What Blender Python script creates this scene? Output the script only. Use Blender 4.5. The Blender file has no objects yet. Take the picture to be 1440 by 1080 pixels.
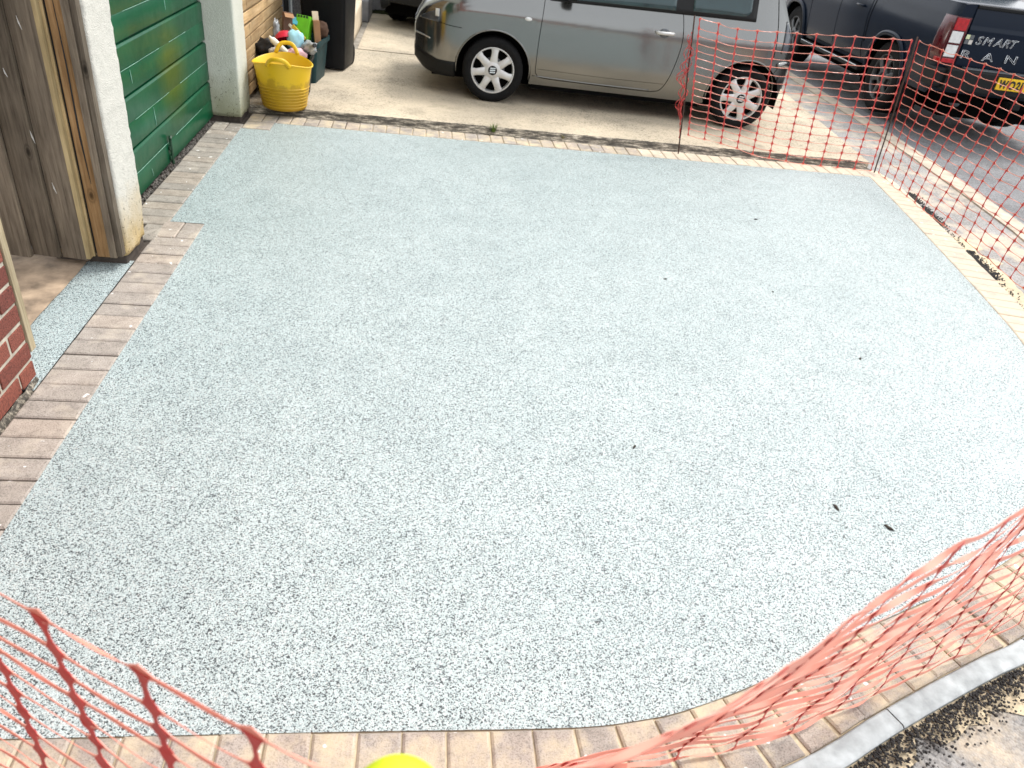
import bpy, bmesh, math, random
from mathutils import Vector, Matrix, noise as mnoise
random.seed(7)
R = math.radians
SC = bpy.context.scene
COL = SC.collection

# ------------------------------------------------------------------ camera
YAW, PITCH, ROLL = 0.1686, 0.5819, 0.1379
CAMPOS = Vector((1.3181, -3.834, 1.6753))
fw = Vector((math.sin(YAW)*math.cos(PITCH), math.cos(YAW)*math.cos(PITCH), -math.sin(PITCH)))
rt = Vector((math.cos(YAW), -math.sin(YAW), 0)); upv = rt.cross(fw)
r2 = rt*math.cos(ROLL)+upv*math.sin(ROLL); u2 = -rt*math.sin(ROLL)+upv*math.cos(ROLL)
cd = bpy.data.cameras.new('camera'); cam = bpy.data.objects.new('camera', cd); COL.objects.link(cam)
m = Matrix((r2, u2, -fw)).transposed().to_4x4(); m.translation = CAMPOS
cam.matrix_world = m
cd.sensor_width = 36; cd.lens = 1043.39*36/1440; cd.clip_end = 2000; cd.clip_start = 0.02
cd.dof.use_dof = True; cd.dof.focus_distance = 3.1; cd.dof.aperture_fstop = 4.6
SC.camera = cam

# ------------------------------------------------------------------ light
SUN_EL, SUN_AZ = 57, 58
w = bpy.data.worlds.new('World'); SC.world = w; w.use_nodes = True
nt = w.node_tree; bg = nt.nodes['Background']
sky = nt.nodes.new('ShaderNodeTexSky'); sky.sky_type = 'NISHITA'; sky.sun_disc = False
sky.sun_elevation = R(SUN_EL); sky.sun_rotation = R(SUN_AZ); sky.air_density = 1.0; sky.dust_density = 4.0
hs = nt.nodes.new('ShaderNodeHueSaturation'); hs.inputs['Saturation'].default_value = 0.30
mxs = nt.nodes.new('ShaderNodeMix'); mxs.data_type = 'RGBA'; mxs.inputs[0].default_value = 0.6
mxs.inputs[7].default_value = (8.2, 8.4, 8.7, 1)   # even cloud layer
nt.links.new(sky.outputs[0], hs.inputs['Color']); nt.links.new(hs.outputs[0], mxs.inputs[6]); nt.links.new(mxs.outputs[2], bg.inputs['Color'])
bg.inputs['Strength'].default_value = 0.15
sd = bpy.data.lights.new('sun', 'SUN'); sun = bpy.data.objects.new('sun', sd); COL.objects.link(sun)
sd.energy = 1.5; sd.angle = R(18); sd.color = (1.0, 0.95, 0.88)
sdir = Vector((math.cos(R(SUN_EL))*math.sin(R(SUN_AZ)), math.cos(R(SUN_EL))*math.cos(R(SUN_AZ)), math.sin(R(SUN_EL))))
sun.rotation_euler = sdir.to_track_quat('Z', 'Y').to_euler(); sun.location = sdir*20
SC.view_settings.view_transform = 'Standard'; SC.view_settings.look = 'None'
SC.view_settings.exposure = 0.74; SC.view_settings.gamma = 1.0
SC.view_settings.use_curve_mapping = False

# ------------------------------------------------------------------ materials
class NM:
    def __init__(s, name):
        s.m = bpy.data.materials.new(name); s.m.use_nodes = True
        s.nt = s.m.node_tree; s.b = s.nt.nodes['Principled BSDF']; s._pos = None
    def n(s, t, **kw):
        x = s.nt.nodes.new(t)
        for k, v in kw.items(): setattr(x, k, v)
        return x
    def l(s, a, b): s.nt.links.new(a, b)
    def pos(s):
        if s._pos is None: s._pos = s.n('ShaderNodeNewGeometry').outputs['Position']
        return s._pos
    def obj(s): return s.n('ShaderNodeTexCoord').outputs['Object']
    def scaled(s, vec, sc):
        mp = s.n('ShaderNodeMapping'); mp.inputs['Scale'].default_value = sc; s.l(vec, mp.inputs['Vector']); return mp.outputs[0]
    def noise(s, scale, detail=3, vec=None, rough=0.55):
        x = s.n('ShaderNodeTexNoise'); x.inputs['Scale'].default_value = scale; x.inputs['Detail'].default_value = detail
        x.inputs['Roughness'].default_value = rough
        s.l(vec if vec is not None else s.pos(), x.inputs['Vector']); return x.outputs['Fac']
    def vor(s, scale, vec=None, feature='F1'):
        x = s.n('ShaderNodeTexVoronoi', feature=feature); x.inputs['Scale'].default_value = scale
        s.l(vec if vec is not None else s.pos(), x.inputs['Vector']); return x
    def ramp(s, fac, stops, interp='LINEAR'):
        x = s.n('ShaderNodeValToRGB'); x.color_ramp.interpolation = interp; e = x.color_ramp.elements
        while len(e) < len(stops): e.new(0.5)
        for i, (p, c) in enumerate(stops):
            e[i].position = p; e[i].color = (c, c, c, 1) if not hasattr(c, '__len__') else (*c, 1)
        s.l(fac, x.inputs[0]); return x.outputs[0]
    def mix(s, fac, a, b, mode='MIX'):
        x = s.n('ShaderNodeMix', data_type='RGBA', blend_type=mode)
        for i, v in ((0, fac), (6, a), (7, b)):
            if isinstance(v, bpy.types.NodeSocket): s.l(v, x.inputs[i])
            elif hasattr(v, '__len__'): x.inputs[i].default_value = (*v, 1)
            else: x.inputs[i].default_value = v if i == 0 else (v, v, v, 1)
        return x.outputs[2]
    def math(s, op, a, b=0.0):
        x = s.n('ShaderNodeMath', operation=op)
        for i, v in enumerate((a, b)):
            if isinstance(v, bpy.types.NodeSocket): s.l(v, x.inputs[i])
            else: x.inputs[i].default_value = v
        return x.outputs[0]
    def rnd(s): return s.n('ShaderNodeObjectInfo').outputs['Random']
    def col(s, c):
        if isinstance(c, bpy.types.NodeSocket): s.l(c, s.b.inputs['Base Color'])
        else: s.b.inputs['Base Color'].default_value = (*c, 1)
    def rough(s, v):
        if isinstance(v, bpy.types.NodeSocket): s.l(v, s.b.inputs['Roughness'])
        else: s.b.inputs['Roughness'].default_value = v
    def bump(s, h, dist=0.003, strength=0.6):
        x = s.n('ShaderNodeBump'); x.inputs['Distance'].default_value = dist; x.inputs['Strength'].default_value = strength
        s.l(h, x.inputs['Height']); s.l(x.outputs[0], s.b.inputs['Normal'])
    def sep(s, vec):
        x = s.n('ShaderNodeSeparateXYZ'); s.l(vec, x.inputs[0]); return x.outputs

def simple(name, c, rough=0.6, var=0.25, scale=12, metallic=0, bump=0.0, coat=0, bscale=120, spec=None, trans=0):
    a = NM(name)
    f = a.ramp(a.noise(scale, 4), [(0.3, 0.0), (0.7, 1.0)])
    a.col(a.mix(f, [x*(1-var) for x in c], [min(1, x*(1+var*0.6)) for x in c]))
    a.rough(a.mix(a.noise(scale*3, 3), max(0, rough-0.08), min(1, rough+0.1)))
    a.b.inputs['Metallic'].default_value = metallic
    a.b.inputs['Coat Weight'].default_value = coat; a.b.inputs['Coat Roughness'].default_value = 0.05
    if spec is not None: a.b.inputs['Specular IOR Level'].default_value = spec
    if trans: a.b.inputs['Transmission Weight'].default_value = trans
    if bump: a.bump(a.noise(bscale, 3), 0.004, bump)
    return a.m

M = {}
def m_resin():
    a = NM('resin_bound_stone')
    wob = a.n('ShaderNodeVectorMath', operation='ADD')
    v = a.vor(330); v2 = a.vor(330, feature='DISTANCE_TO_EDGE')
    rn = a.sep(v.outputs['Color'])[0]
    clump = a.math('MULTIPLY', a.math('SUBTRACT', a.noise(6, 5), 0.5), 0.22)
    r = a.math('ADD', rn, clump)
    c = a.ramp(r, [(0.0, (0.02, 0.025, 0.03)), (0.145, (0.038, 0.05, 0.057)), (0.23, (0.22, 0.27, 0.28)), (0.32, (0.44, 0.525, 0.53)), (0.60, (0.56, 0.66, 0.66)), (0.85, (0.63, 0.725, 0.725)), (1.0, (0.65, 0.67, 0.65))])
    gap = a.ramp(v2.outputs['Distance'], [(0.01, 0.55), (0.10, 1.0)])
    c = a.mix(1.0, c, gap, 'MULTIPLY')
    tone = a.ramp(a.noise(1.3, 6, rough=0.7), [(0.3, (0.86, 0.88, 0.885)), (0.7, (1, 1, 1))])
    c = a.mix(1.0, c, tone, 'MULTIPLY')
    a.col(c); a.rough(0.40); a.b.inputs['Specular IOR Level'].default_value = 0.5
    a.bump(a.math('SUBTRACT', 1.0, v.outputs['Distance']), 0.0025, 0.55)
    return a.m
M['resin'] = m_resin()

def m_paver(name, c1, c2, sand, cover):
    a = NM(name)
    rn = a.rnd()
    base = a.mix(a.ramp(a.noise(9, 4), [(0.3, 0.0), (0.7, 1.0)]), c1, c2)
    tint = a.ramp(rn, [(0, (0.88, 0.88, 0.88)), (0.5, (1.0, 1.0, 1.0)), (1, (1.08, 1.02, 0.97))])
    base = a.mix(1.0, base, tint, 'MULTIPLY')
    sp = a.ramp(a.noise(260, 2), [(0.36, 0.45), (0.50, 1.0)])
    base = a.mix(0.7, base, a.mix(1.0, base, sp, 'MULTIPLY'))
    dirt = a.ramp(a.noise(22, 5, rough=0.7), [(0.30, 0.5), (0.5, 1.0)])
    base = a.mix(0.6, base, a.mix(1.0, base, dirt, 'MULTIPLY'))
    sf = a.ramp(a.noise(7, 5, rough=0.65), [(1-cover-0.12, 0.0), (1-cover+0.12, 1.0)])
    base = a.mix(sf, base, sand)
    spl = a.ramp(a.noise(26, 2, rough=0.4), [(0.705, 0.0), (0.725, 1.0)])
    base = a.mix(spl, base, (0.75, 0.74, 0.72))
    a.col(base); a.rough(0.9); a.b.inputs['Specular IOR Level'].default_value = 0.2
    a.bump(a.math('ADD', a.noise(320, 3), a.math('MULTIPLY', a.noise(40, 3), 1.5)), 0.002, 0.6)
    return a.m
SANDC = (0.62, 0.52, 0.36)
M['paver_grey'] = m_paver('paver_grey_brown', (0.365, 0.325, 0.285), (0.47, 0.42, 0.375), (0.55, 0.48, 0.395), 0.36)
M['paver_door'] = m_paver('paver_door_grey', (0.31, 0.285, 0.25), (0.42, 0.385, 0.34), (0.52, 0.47, 0.40), 0.34)
M['paver_sandy'] = m_paver('paver_sandy_pink', (0.38, 0.335, 0.295), (0.47, 0.42, 0.375), SANDC, 0.44)
M['paver_cream'] = m_paver('paver_sand_covered', (0.53, 0.455, 0.385), (0.60, 0.52, 0.44), (0.64, 0.55, 0.43), 0.60)
M['sand'] = simple('jointing_sand', SANDC, 0.95, 0.25, 25, bump=0.4, bscale=500)
M['bed_dark'] = simple('dark_joint_dirt', (0.07, 0.055, 0.045), 0.95, 0.4, 30, bump=0.4)

def m_tarmac(name, c1, c2, sandy, lo=0.55, agg=130):
    a = NM(name)
    v = a.vor(agg); rn = a.sep(v.outputs['Color'])[0]
    base = a.mix(rn, c1, c2)
    big = a.ramp(a.noise(1.6, 5, rough=0.65), [(0.3, 0.75), (0.7, 1.15)])
    base = a.mix(1.0, base, big, 'MULTIPLY')
    sf = a.ramp(a.noise(1.9, 6, rough=0.7), [(lo, 0.0), (lo+0.14, 0.9)])
    sf = a.math('MULTIPLY', sf, a.ramp(a.noise(90, 3), [(0.25, 0.35), (0.5, 1.0)]))
    base = a.mix(sf, base, sandy)
    a.col(base); a.rough(0.92); a.b.inputs['Specular IOR Level'].default_value = 0.25
    a.bump(a.math('SUBTRACT', 1.0, v.outputs['Distance']), 0.004, 0.5)
    return a.m
M['tarmac'] = m_tarmac('footway_tarmac', (0.20, 0.195, 0.19), (0.40, 0.39, 0.375), (0.58, 0.49, 0.37), 0.48)
M['road'] = m_tarmac('road_tarmac', (0.13, 0.13, 0.135), (0.28, 0.28, 0.285), (0.10, 0.085, 0.075), 0.55)

def m_concrete():
    a = NM('cream_concrete')
    base = a.mix(a.ramp(a.noise(1.3, 5, rough=0.6), [(0.35, 0.0), (0.65, 1.0)]), (0.44, 0.385, 0.30), (0.62, 0.535, 0.405))
    v = a.vor(95); rn = a.sep(v.outputs['Color'])[0]
    agg = a.ramp(rn, [(0.0, 0.45), (0.22, 0.8), (0.35, 1.0)])
    near = a.ramp(a.noise(0.8, 3), [(0.4, 1.0), (0.62, 0.25)])
    base = a.mix(near, base, a.mix(1.0, base, agg, 'MULTIPLY'))
    st = a.ramp(a.noise(3.2, 6, rough=0.7), [(0.30, 0.70), (0.48, 1.0)])
    base = a.mix(1.0, base, st, 'MULTIPLY')
    a.col(base); a.rough(0.9); a.b.inputs['Specular IOR Level'].default_value = 0.2
    sx = a.scaled(a.pos(), (1, 14, 1))
    a.bump(a.math('ADD', a.noise(150, 3), a.noise(18, 2, vec=sx)), 0.003, 0.5)
    return a.m
M['concrete'] = m_concrete()
M['concrete_old'] = simple('old_grey_concrete', (0.30, 0.275, 0.235), 0.9, 0.4, 14, bump=0.5)

def m_lip():
    a = NM('broken_mortar_edge')
    f = a.noise(1.0, 6, vec=a.scaled(a.pos(), (9, 55, 45)), rough=0.75)
    c = a.ramp(f, [(0.32, (0.025, 0.022, 0.018)), (0.48, (0.09, 0.08, 0.065)), (0.56, (0.24, 0.21, 0.165)), (0.66, (0.58, 0.52, 0.42))])
    a.col(c); a.rough(0.95); a.bump(a.noise(60, 4), 0.008, 0.8)
    return a.m
M['lip'] = m_lip()

def m_render(name, c, dirt):
    a = NM(name)
    z = a.sep(a.pos())[2]
    base = a.mix(a.ramp(a.noise(4, 4), [(0.3, 0.0), (0.7, 1.0)]), [x*0.92 for x in c], c)
    low = a.math('ADD', z, a.math('MULTIPLY', a.noise(9, 5), 0.28))
    df = a.ramp(low, [(0.20, 0.9), (0.50, 0.0)])
    base = a.mix(df, base, dirt)
    pits = a.ramp(a.noise(55, 3, rough=0.6), [(0.30, 0.25), (0.40, 1.0)])
    pm = a.ramp(low, [(0.30, 1.0), (0.62, 0.10)])
    base = a.mix(pm, base, a.mix(1.0, base, pits, 'MULTIPLY'))
    a.col(base); a.rough(0.95); a.b.inputs['Specular IOR Level'].default_value = 0.1
    a.bump(a.math('ADD', a.noise(230, 2), a.math('MULTIPLY', a.noise(90, 2), 0.8)), 0.008, 0.8)
    return a.m
M['render'] = m_render('white_roughcast', (0.64, 0.625, 0.565), (0.50, 0.36, 0.15))
M['render2'] = m_render('white_render_green_tinge', (0.66, 0.67, 0.59), (0.38, 0.38, 0.25))
M['render_grey'] = simple('pebbledash_grey', (0.30, 0.30, 0.31), 0.95, 0.6, 110, bump=0.8, bscale=110)

def m_door():
    a = NM('green_gloss_paint')
    p = a.pos(); z = a.sep(p)[2]; y = a.sep(p)[1]
    base = a.mix(a.ramp(a.noise(2.5, 4), [(0.35, 0.0), (0.65, 1.0)]), (0.002, 0.060, 0.024), (0.004, 0.088, 0.036))
    # worn olive patch
    d = a.n('ShaderNodeVectorMath', operation='DISTANCE'); a.l(p, d.inputs[0]); d.inputs[1].default_value = (-0.21, 1.25, 0.50)
    pf = a.ramp(a.math('ADD', d.outputs['Value'], a.math('MULTIPLY', a.noise(4, 2), 0.12)), [(0.14, 0.75), (0.40, 0.0)])
    base = a.mix(pf, base, (0.075, 0.105, 0.010))
    # scuffs
    sx = a.scaled(p, (1, 1.2, 30))
    sc = a.ramp(a.noise(9, 5, vec=sx, rough=0.8), [(0.70, 0.0), (0.74, 1.0)])
    base = a.mix(a.math('MULTIPLY', sc, 0.06), base, (0.35, 0.55, 0.45))
    ch = a.ramp(a.noise(30, 4, rough=0.7), [(0.80, 0.0), (0.82, 1.0)])
    base = a.mix(a.math('MULTIPLY', ch, 0.15), base, (0.6, 0.66, 0.6))
    a.col(base); a.rough(a.ramp(a.noise(12, 4), [(0.3, 0.28), (0.7, 0.40)]))
    a.b.inputs['Specular IOR Level'].default_value = 0.2
    a.bump(a.noise(4, 2), 0.003, 0.15)
    return a.m
M['door'] = m_door()
M['scratch'] = simple('pale_scratch', (0.25, 0.46, 0.36), 0.6, 0.3, 40)
M['bolt'] = simple('dark_green_iron', (0.008, 0.05, 0.022), 0.4, 0.4, 30)

def m_wood(name, dark, light, tint, grain_axis=(75, 75, 4.5)):
    a = NM(name); o = a.obj(); rn = a.rnd(); a.b.inputs['Specular IOR Level'].default_value = 0.1
    off = a.n('ShaderNodeVectorMath', operation='ADD'); a.l(o, off.inputs[0])
    cx = a.n('ShaderNodeCombineXYZ'); a.l(a.math('MULTIPLY', rn, 37.0), cx.inputs[0]); a.l(a.math('MULTIPLY', rn, 11.0), cx.inputs[2]); a.l(cx.outputs[0], off.inputs[1])
    v = a.scaled(off.outputs[0], grain_axis)
    g = a.noise(1.0, 6, vec=v, rough=0.65)
    base = a.ramp(g, [(0.25, dark), (0.52, light), (0.75, tint)])
    t = a.ramp(rn, [(0, 0.70), (1, 1.20)])
    base = a.mix(1.0, base, t, 'MULTIPLY')
    v2 = a.vor(5.0, vec=a.scaled(off.outputs[0], (1.6, 1.6, 0.8)))
    kn = a.ramp(v2.outputs['Distance'], [(0.03, 0.15), (0.075, 0.55), (0.09, 0.9), (0.12, 0.65), (0.16, 1.0)])
    base = a.mix(0.85, base, a.mix(1.0, base, kn, 'MULTIPLY'))
    big = a.ramp(a.noise(3, 3), [(0.35, 0.72), (0.65, 1.1)])
    base = a.mix(1.0, base, big, 'MULTIPLY')
    a.col(base); a.rough(0.85); a.b.inputs['Specular IOR Level'].default_value = 0.1
    a.bump(g, 0.004, 0.8)
    return a.m
M['wood_grey'] = m_wood('weathered_grey_board', (0.075, 0.058, 0.042), (0.185, 0.150, 0.112), (0.27, 0.22, 0.16))
M['wood_post'] = m_wood('orange_brown_post', (0.17, 0.095, 0.04), (0.36, 0.215, 0.10), (0.46, 0.31, 0.16))
M['wood_trim'] = m_wood('grey_sawn_trim', (0.08, 0.065, 0.05), (0.20, 0.165, 0.125), (0.29, 0.25, 0.20))
M['wood_edge'] = m_wood('pale_fresh_edge', (0.38, 0.28, 0.14), (0.56, 0.43, 0.23), (0.64, 0.52, 0.31))
M['wood_batten'] = m_wood('pale_batten', (0.25, 0.20, 0.12), (0.42, 0.35, 0.23), (0.5, 0.43, 0.3))
M['cladding'] = m_wood('honey_cladding', (0.32, 0.20, 0.095), (0.50, 0.35, 0.185), (0.60, 0.45, 0.27), (40, 2.5, 40))

def m_brick():
    a = NM('red_brick'); rn = a.rnd()
    base = a.mix(rn, (0.135, 0.034, 0.024), (0.235, 0.068, 0.044))
    sp = a.ramp(a.noise(170, 3, rough=0.7), [(0.34, 0.35), (0.5, 1.0), (0.75, 1.3)])
    base = a.mix(1.0, base, sp, 'MULTIPLY')
    sm = a.ramp(a.noise(20, 4), [(0.66, 0.0), (0.76, 0.6)])
    base = a.mix(sm, base, (0.42, 0.36, 0.30))
    a.col(base); a.rough(0.9); a.bump(a.noise(200, 4), 0.003, 0.8)
    return a.m
M['brick'] = m_brick()
M['mortar'] = simple('pale_mortar', (0.46, 0.42, 0.34), 0.95, 0.3, 20, bump=0.6)
def m_bricktex():
    a = NM('brick_courses_far'); b = a.n('ShaderNodeTexBrick')
    s = a.sep(a.pos()); cx = a.n('ShaderNodeCombineXYZ'); a.l(s[1], cx.inputs[0]); a.l(s[2], cx.inputs[1]); a.l(cx.outputs[0], b.inputs['Vector'])
    b.inputs['Scale'].default_value = 1; b.inputs['Brick Width'].default_value = 0.225; b.inputs['Row Height'].default_value = 0.075
    b.inputs['Mortar Size'].default_value = 0.006; b.inputs['Color1'].default_value = (0.30, 0.06, 0.035, 1); b.inputs['Color2'].default_value = (0.22, 0.045, 0.03, 1); b.inputs['Mortar'].default_value = (0.36, 0.33, 0.27, 1)
    a.col(b.outputs['Color']); a.rough(0.9); return a.m
M['bricktex'] = m_bricktex()

M['slab'] = simple('buff_stone_slab', (0.40, 0.30, 0.21), 0.9, 0.55, 9, bump=0.8, bscale=40)
M['gravel'] = simple('dark_gravel', (0.035, 0.033, 0.032), 0.8, 0.7, 60)
M['gravel_mix'] = simple('grey_gravel', (0.15, 0.135, 0.12), 0.85, 0.8, 70)
M['kerb_grey'] = simple('galvanised_edging', (0.40, 0.43, 0.435), 0.65, 0.35, 20, metallic=0.05, bump=0.2)
M['kerb'] = simple('cream_kerb_stone', (0.50, 0.43, 0.34), 0.9, 0.3, 8, bump=0.4)
# plastics etc
M['net'] = simple('orange_red_net', (0.56, 0.05, 0.045), 0.45, 0.2, 20)
def m_netpale():
    a = NM('stretched_net_strand')
    a.col(a.mix(a.noise(9, 3), (0.76, 0.20, 0.14), (0.86, 0.42, 0.32))); a.rough(0.35)
    a.b.inputs['Subsurface Weight'].default_value = 0.0
    return a.m
M['net_pale'] = m_netpale()
M['rust'] = simple('rusty_steel_stake', (0.06, 0.028, 0.018), 0.8, 0.5, 40, bump=0.4)
M['cap'] = simple('fluorescent_yellow_cap', (0.62, 0.78, 0.015), 0.5, 0.3, 30)
def m_tub():
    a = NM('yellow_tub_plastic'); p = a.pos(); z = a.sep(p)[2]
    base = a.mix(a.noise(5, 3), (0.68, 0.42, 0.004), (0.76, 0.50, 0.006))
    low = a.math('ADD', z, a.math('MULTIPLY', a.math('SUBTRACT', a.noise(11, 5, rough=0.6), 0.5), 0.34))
    df = a.ramp(low, [(0.10, 0.8), (0.24, 0.6), (0.275, 0.0)])  # contents' dark shadow through the thin plastic, painted into the lower colour
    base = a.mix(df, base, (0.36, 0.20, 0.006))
    a.col(base); a.rough(0.42); a.bump(a.noise(60, 2), 0.001, 0.3); return a.m
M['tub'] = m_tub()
M['teal'] = simple('dark_teal_plastic', (0.006, 0.036, 0.042), 0.5, 0.25, 15, spec=0.3)
M['blackp'] = simple('black_plastic', (0.006, 0.006, 0.007), 0.5, 0.3, 15, bump=0.15, spec=0.25)
M['bin'] = simple('black_bin_plastic', (0.004, 0.005, 0.007), 0.5, 0.25, 8, spec=0.22)
for k, c, r in (('lime', (0.16, 0.60, 0.02), .45), ('red', (0.55, 0.01, 0.04), .35), ('ltblue', (0.34, 0.64, 0.74), .4), ('skyblue', (0.10, 0.50, 0.62), .5),
                ('pink', (0.72, 0.45, 0.50), .5), ('whitep', (0.72, 0.70, 0.58), .5), ('card', (0.36, 0.20, 0.10), .85), ('card2', (0.17, 0.095, 0.065), .85),
                ('yellowp', (0.72, 0.52, 0.05), .5), ('cream', (0.66, 0.56, 0.42), .8), ('black', (0.008, 0.008, 0.009), .6), ('brownbag', (0.07, 0.035, 0.02), .9),
                ('platew', (0.62, 0.63, 0.60), .3), ('platey', (0.80, 0.50, 0.01), .35), ('ltgreen', (0.62, 0.68, 0.42), .5), ('grey', (0.10, 0.11, 0.12), .5), ('offwhite', (0.62, 0.60, 0.56), .8)):
    M[k] = simple('plain_'+k, c, r, 0.15, 14)
M['clear'] = simple('clear_bottle_plastic', (0.35, 0.37, 0.38), 0.12, 0.5, 25)
def m_paint(name, c, metallic, rough=0.3, coat=0.3):
    a = NM(name)
    a.col(a.mix(a.noise(2.0, 3), [x*0.93 for x in c], c)); a.b.inputs['Metallic'].default_value = metallic
    dz = a.ramp(a.sep(a.pos())[2], [(0.18, 0.12), (0.45, 0.0)])
    a.rough(a.math('ADD', a.math('ADD', rough, dz), a.math('MULTIPLY', a.noise(2, 2), 0.05)))
    a.b.inputs['Coat Weight'].default_value = coat; a.b.inputs['Coat Roughness'].default_value = 0.12; a.b.inputs['Specular IOR Level'].default_value = 0.16
    return a.m
M['silver'] = m_paint('silver_grey_car_paint', (0.225, 0.228, 0.222), 0.92, 0.14, 0.0)
M['navy'] = m_paint('dark_blue_car_paint', (0.005, 0.011, 0.024), 0.0, 0.2, 0.1)
M['blackcar'] = m_paint('black_car_paint', (0.006, 0.007, 0.008), 0.0, 0.2, 0.1)
M['glass'] = simple('tinted_car_glass', (0.018, 0.045, 0.05), 0.06, 0.3, 3, spec=0.6)
M['trim'] = simple('black_trim', (0.006, 0.0065, 0.007), 0.5, 0.2, 20, spec=0.25)
M['tyre'] = simple('tyre_rubber', (0.007, 0.007, 0.0075), 0.8, 0.35, 30, bump=0.3, spec=0.2)
M['liner'] = simple('arch_liner', (0.003, 0.003, 0.003), 0.95, 0.3, 20, spec=0.05)
M['alloy'] = simple('silver_alloy', (0.60, 0.60, 0.59), 0.36, 0.12, 12, metallic=0.55)
M['alloy_dark'] = simple('dark_alloy', (0.10, 0.105, 0.11), 0.35, 0.2, 12, metallic=0.5)
M['chrome'] = simple('satin_chrome', (0.62, 0.64, 0.66), 0.2, 0.1, 10, metallic=0.9)
M['lamp'] = simple('clear_lamp_glass', (0.70, 0.72, 0.72), 0.12, 0.2, 25, spec=0.7)
M['lampdark'] = simple('smoked_lamp', (0.05, 0.06, 0.075), 0.12, 0.3, 15, spec=0.7)
M['lampred'] = simple('red_lamp', (0.42, 0.006, 0.012), 0.14, 0.35, 30, spec=0.7)
M['lampredd'] = simple('dark_red_lamp', (0.075, 0.004, 0.008), 0.14, 0.3, 30, spec=0.7)
M['grass'] = simple('grass_blade', (0.10, 0.17, 0.025), 0.6, 0.4, 60)
M['drygrass'] = simple('dry_grass_blade', (0.24, 0.22, 0.10), 0.7, 0.4, 60)
M['leaf'] = simple('dead_leaf', (0.035, 0.025, 0.018), 0.8, 0.4, 60)
M['moss'] = simple('moss_and_weed', (0.05, 0.065, 0.03), 0.9, 0.6, 40, bump=0.6)
M['wall_grey'] = simple('grey_wall', (0.22, 0.22, 0.23), 0.9, 0.3, 8, bump=0.5)
M['pipe'] = simple('dark_downpipe', (0.012, 0.014, 0.018), 0.4, 0.2, 10)
M['frame_grey'] = simple('pale_grey_frame', (0.40, 0.44, 0.46), 0.5, 0.15, 10)

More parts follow.
